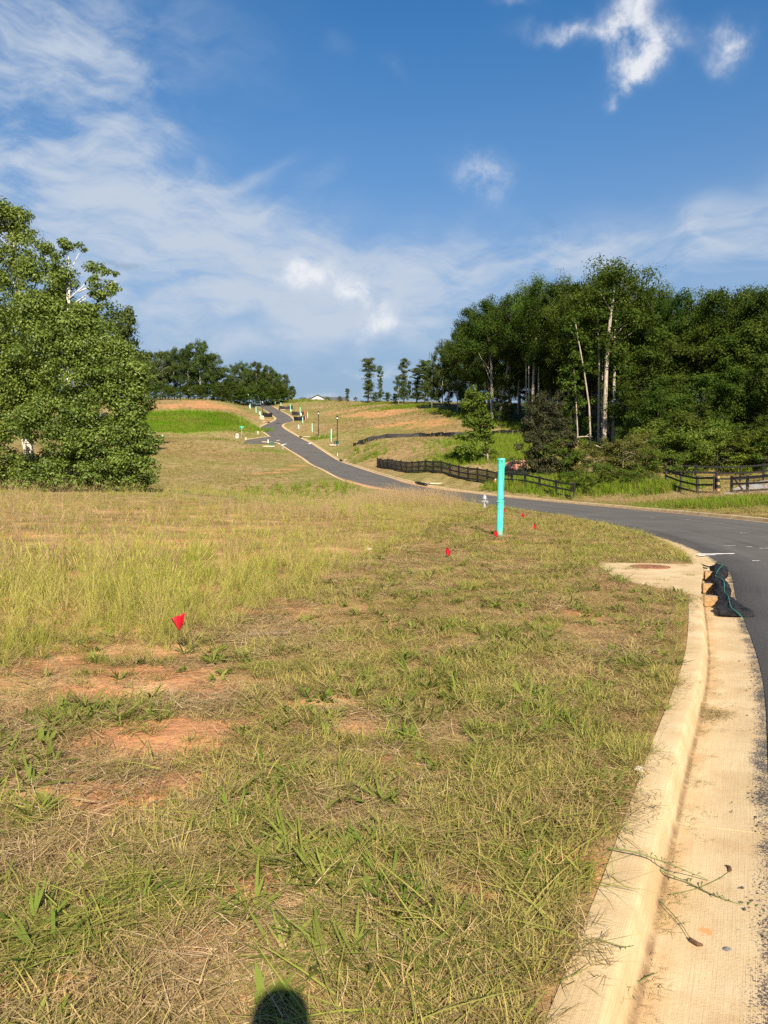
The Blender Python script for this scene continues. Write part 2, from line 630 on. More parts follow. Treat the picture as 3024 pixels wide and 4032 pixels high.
def leaf_mat(name, dark, lite, tint=None, trans=.3, gloss=.35, attr='cv', inst=None):
    """leaf: colour runs from dark to lite leaf by leaf, some light passes through"""
    m = bpy.data.materials.new(name)
    m.use_nodes = True
    m.node_tree.nodes.clear()
    g = NT(m.node_tree)
    out = g.n('ShaderNodeOutputMaterial')
    at = g.n('ShaderNodeAttribute', attribute_name=attr)
    col = g.mix(at.outputs['Fac'], dark, lite)
    if inst:
        ia = g.n('ShaderNodeAttribute', attribute_name='tint', attribute_type='INSTANCER')
        col = g.mix(ia.outputs['Fac'], col, inst)
    else:
        oi = g.n('ShaderNodeObjectInfo')
        hs = g.n('ShaderNodeHueSaturation')
        g.put(hs.inputs['Hue'], g.m('MULTIPLY_ADD', oi.outputs['Random'], .035, .4825))
        g.put(hs.inputs['Value'], g.m('MULTIPLY_ADD', g.m('FRACT', g.m('MULTIPLY', oi.outputs['Random'], 7.31)), .5, .75))
        g.t.links.new(col, hs.inputs['Color'])
        col = hs.outputs[0]
    if gloss >= .5:
        p = g.n('ShaderNodeBsdfPrincipled')
        g.put(p.inputs['Base Color'], col)
        p.inputs['Roughness'].default_value = .5
        p.inputs['Specular IOR Level'].default_value = .35
    else:
        p = g.n('ShaderNodeBsdfDiffuse')
        g.put(p.inputs[0], col)
    t = g.n('ShaderNodeBsdfTranslucent')
    tcol = g.mix(.35, col, (.30, .36, .03))
    g.put(t.inputs[0], tcol)
    mx = g.n('ShaderNodeMixShader')
    mx.inputs[0].default_value = trans
    g.t.links.new(p.outputs[0], mx.inputs[1])
    g.t.links.new(t.outputs[0], mx.inputs[2])
    g.t.links.new(mx.outputs[0], out.inputs[0])
    return m


def ground_mat():
    m, g, b, out = new_mat('ground')
    geo = g.n('ShaderNodeNewGeometry')
    P = geo.outputs['Position']
    at = g.n('ShaderNodeAttribute', attribute_name='land').outputs['Color']
    n1 = g.noise(P, .9, 6, .65)
    n2 = g.noise(P, 14.0, 5, .7)
    n3 = g.noise(P, 0.16, 5, .6)
    c = g.mix(g.smooth(n1, .35, .7), at, g.mix(1.0, at, (.62, .60, .50), 'MULTIPLY'))
    c = g.mix(g.smooth(n2, .40, .75), c, g.mix(1.0, c, (1.35, 1.30, 1.15), 'MULTIPLY'))
    c = g.mix(g.m('MULTIPLY', g.smooth(n3, .40, .65), .45), c, g.mix(1.0, c, (.80, .95, .62), 'MULTIPLY'))
    g.put(b.inputs['Base Color'], c)
    b.inputs['Roughness'].default_value = .95
    b.inputs['Specular IOR Level'].default_value = .1
    bn = g.n('ShaderNodeBump')
    bn.inputs['Strength'].default_value = .8
    bn.inputs['Distance'].default_value = .05
    g.put(bn.inputs['Height'], g.m('ADD', g.noise(P, 9.0, 6, .7), g.m('MULTIPLY', g.noise(P, 1.2, 4, .6), 2.0)))
    g.t.links.new(bn.outputs[0], b.inputs['Normal'])
    return m


def asphalt_mat():
    m, g, b, out = new_mat('asphalt')
    P = g.n('ShaderNodeNewGeometry').outputs['Position']
    at = g.n('ShaderNodeAttribute', attribute_name='mud').outputs['Fac']
    n1 = g.noise(P, .35, 5, .6)
    n2 = g.noise(P, 45.0, 4, .75)
    n4 = g.noise(P, 3.0, 5, .65)
    c = g.mix(g.smooth(n1, .3, .7), (.080, .075, .068), (.106, .100, .091))
    c = g.mix(g.smooth(n2, .56, .72), c, (.15, .145, .135))
    c = g.mix(g.m('MULTIPLY', g.smooth(n4, .58, .70), .35), c, (.125, .12, .11))
    ln = g.n('ShaderNodeAttribute', attribute_name='lane').outputs['Vector']
    mp = g.n('ShaderNodeMapping')
    g.t.links.new(ln, mp.inputs[0])
    mp.inputs['Scale'].default_value = (2.4, .09, 1)
    trk = g.noise(mp.outputs[0], 1.0, 5, .6)
    c = g.mix(g.m('MULTIPLY', g.smooth(trk, .50, .72), .40), c, (.15, .14, .125))
    c = g.mix(g.m('MULTIPLY', g.smooth(trk, .46, .28), .45), c, (.04, .039, .038))
    mudf = g.smooth(g.m('MULTIPLY', at, g.m('ADD', g.noise(P, 1.1, 6, .65), .5)), .28, .62)
    c = g.mix(mudf, c, (.42, .24, .12))
    g.put(b.inputs['Base Color'], c)
    b.inputs['Roughness'].default_value = .8
    b.inputs['Specular IOR Level'].default_value = .3
    bn = g.n('ShaderNodeBump')
    bn.inputs['Strength'].default_value = .5
    bn.inputs['Distance'].default_value = .008
    g.put(bn.inputs['Height'], g.noise(P, 120.0, 3, .7))
    g.t.links.new(bn.outputs[0], b.inputs['Normal'])
    return m


def concrete_mat(name, spatter=False):
    m, g, b, out = new_mat(name)
    P = g.n('ShaderNodeNewGeometry').outputs['Position']
    tc = g.n('ShaderNodeUVMap', uv_map='run').outputs[0]        # u: metres along, v: metres across
    sp = g.n('ShaderNodeSeparateXYZ')
    g.t.links.new(tc, sp.inputs[0])
    n1 = g.noise(P, 1.6, 6, .65)
    n2 = g.noise(P, 55.0, 4, .7)
    broom = g.noise(g.xyz(g.m('MULTIPLY', sp.outputs[0], 2.5), g.m('MULTIPLY', sp.outputs[1], 230.0), 0.0), 1.0, 3, .6)
    c = g.mix(g.smooth(n1, .32, .70), (.455, .340, .188), (.585, .468, .290))
    c = g.mix(g.m('MULTIPLY', g.smooth(n2, .45, .75), .30), c, (.32, .23, .12))
    c = g.mix(g.m('MULTIPLY', g.smooth(broom, .42, .7), .38), c, (.31, .225, .12))
    c = g.mix(g.m('MULTIPLY', g.smooth(g.noise(P, 3.3, 5, .6), .50, .70), .50), c, (.40, .265, .125))
    # clay washed along the foot of the kerb
    foot = g.m('MULTIPLY', g.m('SUBTRACT', 1.0, g.smooth(g.m('ABSOLUTE', g.m('SUBTRACT', sp.outputs[1], .235)), .0, .085)), g.smooth(g.noise(P, 2.6, 5, .6), .36, .62))
    c = g.mix(g.m('MULTIPLY', foot, .55), c, (.40, .23, .105))
    line = g.m('SUBTRACT', 1.0, g.smooth(g.m('ABSOLUTE', g.m('SUBTRACT', sp.outputs[1], .207)), .004, .024))
    c = g.mix(g.m('MULTIPLY', line, g.m('MULTIPLY_ADD', g.smooth(g.noise(P, 7.0, 4, .6), .3, .6), .6, .3)), c, (.20, .13, .07))
    if spatter:
        # crumbs of asphalt on the outer edge of the gutter
        edge = g.smooth(sp.outputs[1], .42, .63)
        sn = g.m('ADD', g.noise(P, 110.0, 3, .75), g.m('MULTIPLY', g.m('SUBTRACT', g.noise(P, 5.0, 4, .6), .5), .55))
        k = g.smooth(g.m('ADD', sn, g.m('MULTIPLY', edge, .40)), .83, .90)
        c = g.mix(k, c, (.07, .066, .064))
        pat = g.n('ShaderNodeVectorMath', operation='DISTANCE')
        g.t.links.new(P, pat.inputs[0])
        q = on_level(2775, 3660, -.145)
        pat.inputs[1].default_value = (q[0], q[1], q[2])
        pr = g.m('ADD', pat.outputs['Value'], g.m('MULTIPLY', g.m('SUBTRACT', g.noise(P, 26.0, 4, .6), .5), .16))
        c = g.mix(g.m('MULTIPLY', g.m('SUBTRACT', 1.0, g.smooth(pr, .012, .045)), .8), c, (.75, .25, .09))
    g.put(b.inputs['Base Color'], c)
    b.inputs['Roughness'].default_value = .88
    b.inputs['Specular IOR Level'].default_value = .25
    bn = g.n('ShaderNodeBump')
    bn.inputs['Strength'].default_value = .45
    bn.inputs['Distance'].default_value = .006
    g.put(bn.inputs['Height'], g.m('ADD', g.noise(P, 90.0, 4, .7), g.m('MULTIPLY', broom, .8)))
    g.t.links.new(bn.outputs[0], b.inputs['Normal'])
    return m


M_GROUND, M_ASPHALT = ground_mat(), asphalt_mat()
M_KERB, M_CONC = concrete_mat('kerb_concrete', True), concrete_mat('slab_concrete')
M_PAINT = simple_mat('road_paint', (.78, .78, .75), .7, var=.15, scale=30)
M_RUST = simple_mat('rusted_iron', (.25, .115, .06), .85, var=.35, scale=25, bump=.6)
M_HOLLOW_SHADE = simple_mat('hollow_shade', (.02, .018, .016), .9)  # near-black colour stands in for the shade inside the drain mouth
M_BLACKCLOTH = simple_mat('black_cloth', (.014, .014, .015), .75, var=.6, scale=9, bump=.9, bscale=160, spec=.3)
M_SILT = simple_mat('silt_fabric', (.016, .016, .018), .65, var=.4, scale=3, bump=.5, bscale=40)
M_TEAL = simple_mat('teal_plastic', (.055, .54, .45), .45, var=.10, scale=7, spec=.5)


def pipe_mat():
    """weathered teal pipe: faint blotches, scuffs, clay splashed over its foot"""
    m, g, b, out = new_mat('teal_pipe')
    P = g.n('ShaderNodeTexCoord').outputs['Object']
    sp = g.n('ShaderNodeSeparateXYZ')
    g.t.links.new(P, sp.inputs[0])
    c = g.mix(g.smooth(g.noise(P, 4.0, 4, .6), .3, .7), (.045, .50, .41), (.075, .60, .50))
    sc = g.noise(g.xyz(g.m('MULTIPLY', sp.outputs[0], 9.0), g.m('MULTIPLY', sp.outputs[1], 9.0), g.m('MULTIPLY', sp.outputs[2], 1.4)), 4.0, 5, .7)
    c = g.mix(g.m('MULTIPLY', g.smooth(sc, .58, .72), .45), c, (.10, .36, .31))
    mud = g.smooth(g.m('SUBTRACT', g.m('MULTIPLY_ADD', g.noise(P, 16.0, 5, .7), .45, .0), sp.outputs[2]), .0, .12)
    c = g.mix(g.m('MULTIPLY', mud, .55), c, (.24, .13, .07))
    g.put(b.inputs['Base Color'], c)
    b.inputs['Roughness'].default_value = .5
    return m


M_TEAL = pipe_mat()
M_TEALCORD = simple_mat('teal_cord', (.02, .17, .13), .6)
M_WIRE = simple_mat('dark_wire', (.05, .06, .06), .5, metal=.6)
M_RED = simple_mat('red_vinyl', (.55, .012, .025), .4, var=.2, scale=30, spec=.5)
M_SILVER = simple_mat('silver_paint', (.44, .45, .46), .38, metal=.65, var=.12, scale=12)
M_WOOD = simple_mat('sawn_wood', (.34, .205, .09), .75, var=.22, scale=18, bump=.4)
M_GREYWOOD = simple_mat('weathered_wood', (.30, .225, .15), .9, var=.3, scale=22, bump=.6)
M_FENCE = simple_mat('black_fence_paint', (.014, .013, .012), .6, var=.4, scale=6, bump=.3)
M_ORANGE = simple_mat('orange_plastic', (.55, .12, .05), .6, var=.2, scale=9)
M_PINK = simple_mat('faded_orange_net', (.36, .165, .11), .8, var=.25, scale=4)
M_WHITE = simple_mat('white_plastic', (.54, .54, .50), .5, var=.06)
M_MINT = simple_mat('mint_paint', (.27, .56, .44), .6, var=.1, scale=6)
M_LAMPBLACK = simple_mat('black_enamel', (.012, .012, .013), .35, var=.2)
M_GLASS = simple_mat('frosted_lamp_glass', (.75, .75, .70), .3, var=.05)
M_XFORM = simple_mat('green_enamel', (.025, .075, .05), .45, var=.15)
M_SIGNGREEN = simple_mat('sign_green', (.04, .34, .22), .45, var=.06)
M_GALV = simple_mat('galvanised_steel', (.42, .43, .44), .5, metal=.5)
M_STONE = simple_mat('grey_stone', (.16, .16, .17), .8, var=.35, scale=60, bump=.5)
M_PALESTONE = simple_mat('pale_stone', (.50, .44, .34), .85, var=.2, scale=30, bump=.5)
M_GRAVEL = simple_mat('gravel', (.33, .33, .34), .9, var=.5, scale=8, bump=1.0, bscale=14)

# ------------------------------------------------------------------ ground
def ell(px, py, rx, ry):
    c = G(px, py)
    return (c[0], c[1], rx, ry)


def mask(x, y, e, wob=.5, seed=1, sc=None):
    cx, cy, rx, ry = e
    sc = sc or max(.15, min(rx, ry) * .8)
    r = np.sqrt(((x - cx) / rx) ** 2 + ((y - cy) / ry) ** 2) + (fbm(x, y, sc, seed) - .5) * 2 * wob
    return 1 - sstep(r, .75, 1.1)


CLAY = [ell(650, 2690, .75, .55), ell(560, 2560, .7, .35), ell(690, 2930, .34, .34), ell(600, 2930, .5, .42), ell(250, 3160, .55, .28), ell(100, 3120, .4, .25), ell(300, 2960, .4, .2), ell(560, 3140, .32, .2), ell(700, 3070, .22, .12), ell(930, 3230, .16, .08),
        ell(420, 2480, .8, .3), ell(1500, 3580, .14, .1), ell(1060, 3520, .3, .16), ell(1900, 3560, .2, .12), ell(1600, 3020, .3, .2),
        ell(900, 3720, .26, .1), ell(1250, 3300, .2, .1), ell(1250, 2770, .3, .2), ell(1130, 3950, .3, .12), ell(100, 3900, .3, .14), ell(2150, 3400, .25, .15), ell(1420, 2890, .3, .18), ell(2290, 2420, .25, .3),
        ell(300, 2140, 1.2, .7), ell(650, 2150, 1.4, .8), ell(780, 2130, .9, .6), ell(60, 2110, 1.3, .7), ell(420, 2110, 1.0, .5), ell(1960, 2132, .35, .4), ell(1290, 2165, .6, .7)]
FAR_CLAY = [ell(1430, 1628, 12, 7), ell(1350, 1622, 7, 5), ell(1540, 1630, 8, 6), ell(1690, 1670, 6, 3.5), ell(1740, 1672, 3, 2.5), ell(1650, 1697, 4, 2), ell(1450, 1660, 8, 1.6), ell(1560, 1672, 5, 1.5), ell(740, 1597, 22, 4.2),
            ell(870, 1600, 10, 2.6), ell(925, 1606, 3.5, 2.2), ell(640, 1600, 10, 4), ell(800, 1582, 16, 1.0), ell(1130, 1850, 2.4, 1.6), ell(1070, 1862, 3, 1.2), ell(1180, 1833, 2, 2)]
LUSH = [ell(740, 1672, 26, 22), ell(640, 1668, 20, 21), ell(860, 1660, 5, 10)]
GREENS = [ell(870, 1732, 5, 2.0), ell(1990, 1790, 9, 8), ell(2050, 1750, 8, 8), ell(1880, 1815, 7, 5), ell(1050, 1775, 5, 3), ell(2900, 1975, 8, 4), ell(1050, 1587, 26, 10), ell(1540, 1602, 16, 5), ell(2760, 1975, 4, 2.2), ell(1260, 1725, 3, 2), ell(1900, 1730, 8, 6)]


def land_colour(x, y):
    r = np.hypot(x, y)
    n = fbm(x, y, 7, 21)
    c = np.empty((len(x), 3))
    near = np.array([.255, .165, .085])
    straw = np.array([.31, .205, .105])
    c[:] = near
    c += (straw - near) * sstep(fbm(x, y, .9, 31), .42, .62)[:, None]
    olive = np.array([.225, .188, .078])
    tan = np.array([.285, .215, .115])
    grn = np.array([.155, .175, .045])
    far = olive + (tan - olive) * sstep(n, .42, .62)[:, None]
    g2 = sstep(fbm(x, y, 16, 51), .52, .66) * .55
    far = far + (grn - far) * g2[:, None]
    w = sstep(r, 24, 52)[:, None]
    c = c * (1 - w) + far * w
    clay = np.array([.45, .225, .115])
    sand = np.array([.56, .35, .19])
    m = np.zeros(len(x))
    for i, e in enumerate(CLAY):
        m = np.maximum(m, mask(x, y, e, .55, 60 + i))
    m = np.maximum(m, sstep(fbm(x, y, 1.3, 71), .53, .64) * .7 * (r < 40) * (1 - .75 * sstep(x / np.maximum(y, .1), -.25, .1)))
    cl = clay + (sand - clay) * sstep(fbm(x, y, .5, 81), .45, .65)[:, None]
    c = c * (1 - m[:, None]) + cl * m[:, None]
    brown = np.array([.27, .185, .10])
    for (px, py, rx, ry) in ((700, 1780, 26, 12), (1700, 1770, 12, 14), (1500, 1660, 22, 14), (1750, 1690, 14, 9), (760, 1600, 26, 14)):
        mm = mask(x, y, ell(px, py, rx, ry), .6, 41)[:, None] * .75
        c = c * (1 - mm) + brown * mm
    for i, e in enumerate(GREENS):
        mm = mask(x, y, e, .6, 90 + i)[:, None] * .85
        c = c * (1 - mm) + np.array([.145, .215, .035]) * mm
    for i, e in enumerate(LUSH):
        mm = mask(x, y, e, .6, 110 + i)[:, None]
        c = c * (1 - mm) + np.array([.115, .235, .012]) * mm
    for i, e in enumerate(FAR_CLAY):
        mm = mask(x, y, e, .7, 130 + i)[:, None] * .9
        c = c * (1 - mm) + np.array([.41, .215, .115]) * mm
    # darker ground colour inside the wood outline
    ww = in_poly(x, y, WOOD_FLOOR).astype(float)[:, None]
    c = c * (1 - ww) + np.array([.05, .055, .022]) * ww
    return c


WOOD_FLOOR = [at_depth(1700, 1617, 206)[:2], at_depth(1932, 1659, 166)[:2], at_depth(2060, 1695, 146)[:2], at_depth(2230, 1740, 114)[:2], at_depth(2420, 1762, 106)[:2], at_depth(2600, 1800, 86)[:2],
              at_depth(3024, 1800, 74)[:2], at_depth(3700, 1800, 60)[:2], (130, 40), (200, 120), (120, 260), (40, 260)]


def build_ground():
    pts = []
    radii = [1.35]
    while radii[-1] < 430:
        radii.append(radii[-1] * (1.032 if radii[-1] < 40 else 1.024))
    for i, r in enumerate(radii):
        a = np.radians(np.linspace(-41, 41, 185) + (0.22 if i % 2 else 0))
        pts.append(np.stack([np.sin(a) * r, np.cos(a) * r], 1))
    for r in np.geomspace(1.2, 430, 34):
        a = np.radians(np.arange(44, 317, 6.0))
        pts.append(np.stack([np.sin(a) * r, np.cos(a) * r], 1))
    for r in (520, 640, 900, 1500, 3000):
        a = np.radians(np.arange(0, 360, 6.0))
        pts.append(np.stack([np.sin(a) * r, np.cos(a) * r], 1))
    pts = np.vstack(pts)
    kd = kerb_dist(pts[:, 0], pts[:, 1])
    keep = (kd > np.maximum(.02, np.hypot(pts[:, 0], pts[:, 1]) * .006)) & ~in_poly(pts[:, 0], pts[:, 1], CORRIDOR)
    pts = pts[keep]
    nb, nl = len(pts), len(RL)
    allp = np.vstack([pts, RL[:, :2], RR[:, :2]])
    edges = [(nb + i, nb + i + 1) for i in range(nl - 1)] + [(nb + nl + i, nb + nl + i + 1) for i in range(nl - 1)]
    V2, E, Fc, ov, oe, of = delaunay_2d_cdt([Vector((float(a), float(b))) for a, b in allp], edges, [], 0, 1e-5, True)
    xy = np.array([(v.x, v.y) for v in V2])
    z = H(xy[:, 0], xy[:, 1])
    for i, o in enumerate(ov):
        for k in o:
            if k >= nb:
                z[i] = (RL[k - nb, 2] if k < nb + nl else RR[k - nb - nl, 2]) - .009
                break
    fa = np.array([f for f in Fc if len(f) == 3])
    cen = xy[fa].mean(1)
    fa = fa[~in_poly(cen[:, 0], cen[:, 1], CORRIDOR)]
    V = np.column_stack([xy, z])
    me = fast_mesh('ground', V, fa.ravel(), np.arange(len(fa)) * 3, np.full(len(fa), 3))
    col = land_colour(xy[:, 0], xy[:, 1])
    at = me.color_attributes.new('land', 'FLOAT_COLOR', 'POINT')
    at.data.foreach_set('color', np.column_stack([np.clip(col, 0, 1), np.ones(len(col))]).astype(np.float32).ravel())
    o = mesh_obj('ground', me, M_GROUND, smooth=True)
    tag(o, kind='structure')
    return o


build_ground()

# ------------------------------------------------------------------ road, gutters, kerbs
def unit_across():
    d = RR[:, :2] - RL[:, :2]
    L = np.linalg.norm(d, axis=1)
    # across = square to the run of each side
    return d / L[:, None], L


ACR, WID = unit_across()
RUN_L = np.concatenate([[0], np.cumsum(np.linalg.norm(np.diff(RL, axis=0), axis=1))])
RUN_R = np.concatenate([[0], np.cumsum(np.linalg.norm(np.diff(RR, axis=0), axis=1))])
GUT = .64


def build_asphalt():
    V, F, mud, lane = [], [], [], []
    K = 11
    for i in range(len(ROAD)):
        for j in range(K):
            t = min(max((j - 1) / (K - 3), 0), 1)
            lip = j in (0, K - 1)
            off = GUT + .004 + (WID[i] - 2 * GUT - .008) * t + (-.014 if j == 0 else .014 if j == K - 1 else 0)
            p = RL[i, :2] + ACR[i] * off
            z = (RL[i, 2] * (1 - t) + RR[i, 2] * t) - .120 + .06 * (1 - (2 * t - 1) ** 2) - (.03 if lip else 0)
            V.append((p[0], p[1], z))
            y = p[1]
            side = max(0, 1 - off / 2.2) * math.exp(-((y - 72) / 11) ** 2) * 1.5 + max(0, 1 - (WID[i] - off) / 2.0) * math.exp(-((y - 80) / 7) ** 2) * 1.4
            side += max(0, 1 - min(off - GUT, WID[i] - off - GUT) / .8) * .40 * (y > 60)
            mud.append(min(1, max(0, side)))
            lane.append((off, RUN_L[i], 0))
    for i in range(len(ROAD) - 1):
        for j in range(K - 1):
            a = i * K + j
            F.append((a, a + 1, a + K + 1, a + K))
    me = raw_mesh('road', V, F)
    at = me.attributes.new('mud', 'FLOAT', 'POINT')
    at.data.foreach_set('value', np.array(mud, np.float32))
    at = me.attributes.new('lane', 'FLOAT_VECTOR', 'POINT')
    at.data.foreach_set('vector', np.array(lane, np.float32).ravel())
    tag(mesh_obj('road', me, M_ASPHALT, smooth=True), kind='structure')


build_asphalt()

PROF = [(0, -.32), (0, -.004), (.004, 0), (.06, .001), (.128, 0), (.146, -.006), (.158, -.022), (.172, -.06), (.190, -.125), (.202, -.148), (.225, -.155), (.44, -.142), (GUT, -.128), (GUT, -.32)]
PROF_GUT = [(.16, -.36), (.16, -.175), (.225, -.168), (.44, -.146), (GUT, -.128), (GUT, -.36)]


def sweep_piece(name, side, i0, i1, parent, prof=PROF, trim=.006):
    """one cast length of kerb and gutter between two stations of the run"""
    S_ = RL if side == 'L' else RR
    R_ = RUN_L if side == 'L' else RUN_R
    sg = 1 if side == 'L' else -1
    V, F, UV = [], [], []
    n = len(prof)
    idx = list(range(i0, i1 + 1))
    for k, i in enumerate(idx):
        p = S_[i].copy()
        if k == 0:
            d = S_[i + 1] - S_[i]
            p = p + d / np.linalg.norm(d) * trim
        elif k == len(idx) - 1:
            d = S_[i - 1] - S_[i]
            p = p + d / np.linalg.norm(d) * trim
        for (o, z) in prof:
            q = p[:2] + ACR[i] * o * sg
            V.append((q[0], q[1], p[2] + z))
            UV.append((R_[i], o))
    for k in range(len(idx) - 1):
        for j in range(n):
            j2 = (j + 1) % n
            f = (k * n + j, k * n + j2, (k + 1) * n + j2, (k + 1) * n + j)
            F.append(f if sg < 0 else f[::-1])
    e0, e1 = tuple(range(n)), tuple((len(idx) - 1) * n + j for j in range(n))
    F += [e0 if sg > 0 else e0[::-1], e1[::-1] if sg > 0 else e1]
    me = raw_mesh(name, V, F)
    uv = me.uv_layers.new(name='run')
    li = np.empty(len(me.loops), np.int32)
    me.loops.foreach_get('vertex_index', li)
    uv.data.foreach_set('uv', np.array(UV, np.float32)[li].ravel())
    o = mesh_obj(name, me, M_KERB, parent)
    me.polygons.foreach_set('use_smooth', [True] * len(me.polygons))
    me.set_sharp_from_angle(angle=math.radians(28))
    return o


def side_street_gap(i, side):
    return side == 'L' and 165.5 < RL[i, 1] < 181


BASIN_Y = (10.35, 14.45)


def build_kerbs():
    for side, nm in (('L', 'kerb_left'), ('R', 'kerb_right')):
        S_ = RL if side == 'L' else RR
        R_ = RUN_L if side == 'L' else RUN_R
        par = tag(empty(nm), kind='structure')
        i = 0
        while i < len(S_) - 1:
            if side_street_gap(i, side):
                i += 1
                continue
            y = S_[i, 1]
            inb = side == 'L' and BASIN_Y[0] <= y < BASIN_Y[1] - .2
            long_ = 3.05 if y < 62 else 12.0
            j = i + 1
            while j < len(S_) - 1 and R_[j] - R_[i] < long_ and not side_street_gap(j, side):
                yb = S_[j, 1]
                if side == 'L' and not inb and y < BASIN_Y[0] <= yb:
                    break
                if inb and yb >= BASIN_Y[1] - .2:
                    break
                j += 1
            sweep_piece('gutter_section' if inb else 'kerb_section', side, i, j, par, PROF_GUT if inb else PROF)
            i = j


build_kerbs()


# the side street on the left of the hill
def build_side_street():
    a0, a1 = RL[np.argmin(abs(RL[:, 1] - 165.8))], RL[np.argmin(abs(RL[:, 1] - 181))]
    ends = (G(960, 1746), G(968, 1734))
    V, F = [], []
    N, K = 14, 8
    for i in range(N):
        t = i / (N - 1)
        pa = a0[:2] * (1 - t) + ends[0][:2] * t
        pb = a1[:2] * (1 - t) + ends[1][:2] * t
        wob = math.sin(t * math.pi) * 1.2
        for j in range(K):
            s = j / (K - 1)
            p = pa * (1 - s) + pb * s
            p = p + np.array([.6, 0]) * (1 if i == 0 else 0)
            V.append((p[0], p[1], H(p[0], p[1])[0] + (.05 if i else -.06)))
    for i in range(N - 1):
        for j in range(K - 1):
            a = i * K + j
            F.append((a, a + 1, a + K + 1, a + K))
    me = raw_mesh('side_street', V, F)
    tag(mesh_obj('side_street', me, M_ASPHALT, smooth=True), kind='structure')
    par = tag(empty('kerb_side_street'), kind='structure')
    for pts in ([G(1100, 1748), G(1085, 1744), G(1060, 1742), G(1030, 1741)], [G(1059, 1719), G(1040, 1722), G(1010, 1726), G(967, 1732)]):
        for a, b in zip(pts[:-1], pts[1:]):
            d = b - a
            L = np.linalg.norm(d[:2])
            m = MB().box(((a + b) / 2)[:2].tolist() + [(a[2] + b[2]) / 2 + .0], (L * .995, .4, .3), math.atan2(d[1], d[0]), .03, 0, -math.atan2(d[2], L))
            o = m.build('kerb_section', M_CONC, par)


build_side_street()


# paint marks on the road
def road_point(y, t):
    i = int(np.argmin(abs(RL[:, 1] - y)))
    p = RL[i, :2] + ACR[i] * (GUT + (WID[i] - 2 * GUT) * t)
    z = (RL[i, 2] * (1 - t) + RR[i, 2] * t) - .118 + .06 * (1 - (2 * t - 1) ** 2)
    return np.array([p[0], p[1], z])


def paint_strip(a, b, w, ragged=.25):
    """a sprayed bar: ragged outline, thin sheet just over the asphalt"""
    a, b = np.array(a), np.array(b)
    d = (b - a)[:2]
    L = np.linalg.norm(d)
    d /= L
    s = np.array([-d[1], d[0]])
    n = max(6, int(L / .12))
    V, F = [], []
    for i in range(n + 1):
        t = i / n
        c = a * (1 - t) + b * t
        k1, k2 = (random.uniform(1 - ragged, 1 + ragged) for _ in range(2))
        if i in (0, n):
            k1, k2 = k1 * .6, k2 * .6
        V += [(c[0] + s[0] * w / 2 * k1, c[1] + s[1] * w / 2 * k1, c[2] + .012), (c[0] - s[0] * w / 2 * k2, c[1] - s[1] * w / 2 * k2, c[2] + .012)]
    for i in range(n):
        F.append((2 * i, 2 * i + 1, 2 * i + 3, 2 * i + 2))
    tag(mesh_obj('road_marking', raw_mesh('road_marking', V, F), M_PAINT), kind='structure')


def px_road(px, py):
    p = G(px, py)
    best = None
    for z0 in (-.12, -.1, -.08):
        r = ray(px, py)
        k = (p[1]) / r[1]
    q = p.copy()
    # drop to the asphalt surface
    i = int(np.argmin((RL[:, 0] - p[0]) ** 2 + (RL[:, 1] - p[1]) ** 2))
    t = np.clip((np.dot(p[:2] - RL[i, :2], ACR[i]) - GUT) / (WID[i] - 2 * GUT), 0, 1)
    z = (RL[i, 2] * (1 - t) + RR[i, 2] * t) - .118 + .06 * (1 - (2 * t - 1) ** 2)
    r = ray(px, py)
    for _ in range(3):
        k = (z - EYE) / r[2] if p[1] < 60 else p[1] / r[1]
        q = np.array([0, 0, EYE]) + r * k
    q[2] = z
    return q


paint_strip(px_road(2745, 2184), px_road(2893, 2181), .16, .5)
paint_strip(px_road(2752, 2189), px_road(2815, 2186), .14, .6)
paint_strip(road_point(135, -.02), road_point(135.5, 1.02), .75, .15)
for (a, b, w) in (((1075, 1734), (1101, 1733), .9), ((1105, 1750), (1126, 1749), .8), ((1094, 1717), (1126, 1717), .45), ((1090, 1714), (1105, 1713), .3), ((1085, 1670), (1106, 1669), .9), ((1091, 1625), (1104, 1625), .8),
                  ((1215, 1748), (1228, 1745), .5), ((1525, 1907), (1545, 1906), .5)):
    paint_strip(px_road(*a), px_road(*b), w, .35)
for (px, py) in ((2940, 2155), (2990, 2160), (2850, 2150), (2700, 2048), (2910, 2100), (2960, 2210), (2560, 2040)):
    q = px_road(px, py)
    paint_strip(q, q + np.array([random.uniform(.12, .3), random.uniform(-.05, .05), 0]), .05, .7)

# ------------------------------------------------------------------ storm drain by the kerb
def kerb_at(y, off, dz=0.0):
    i = int(np.argmin(abs(RL[:, 1] - y)))
    j = min(i + 1, len(RL) - 1)
    if RL[i, 1] > y and i > 0:
        i, j = i - 1, i
    t = (y - RL[i, 1]) / (RL[j, 1] - RL[i, 1])
    p = RL[i] * (1 - t) + RL[j] * t
    a = ACR[i] * (1 - t) + ACR[j] * t
    return np.array([p[0] + a[0] * off, p[1] + a[1] * off, p[2] + dz])


def prism(poly, z0, z1, bev=.012):
    """flat slab with a small chamfer along its top edge"""
    c = np.mean(np.array(poly), 0)
    n = len(poly)
    V = [(x, y, z0) for x, y in poly] + [(x, y, z1 - bev) for x, y in poly]
    for x, y in poly:
        d = np.array([c[0] - x, c[1] - y])
        d = d / np.linalg.norm(d) * bev
        V.append((x + d[0], y + d[1], z1))
    F = [tuple(range(n - 1, -1, -1)), tuple(range(2 * n, 3 * n))]
    for l in (0, n):
        for i in range(n):
            j = (i + 1) % n
            F.append((l + i, l + j, l + n + j, l + n + i))
    return V, F


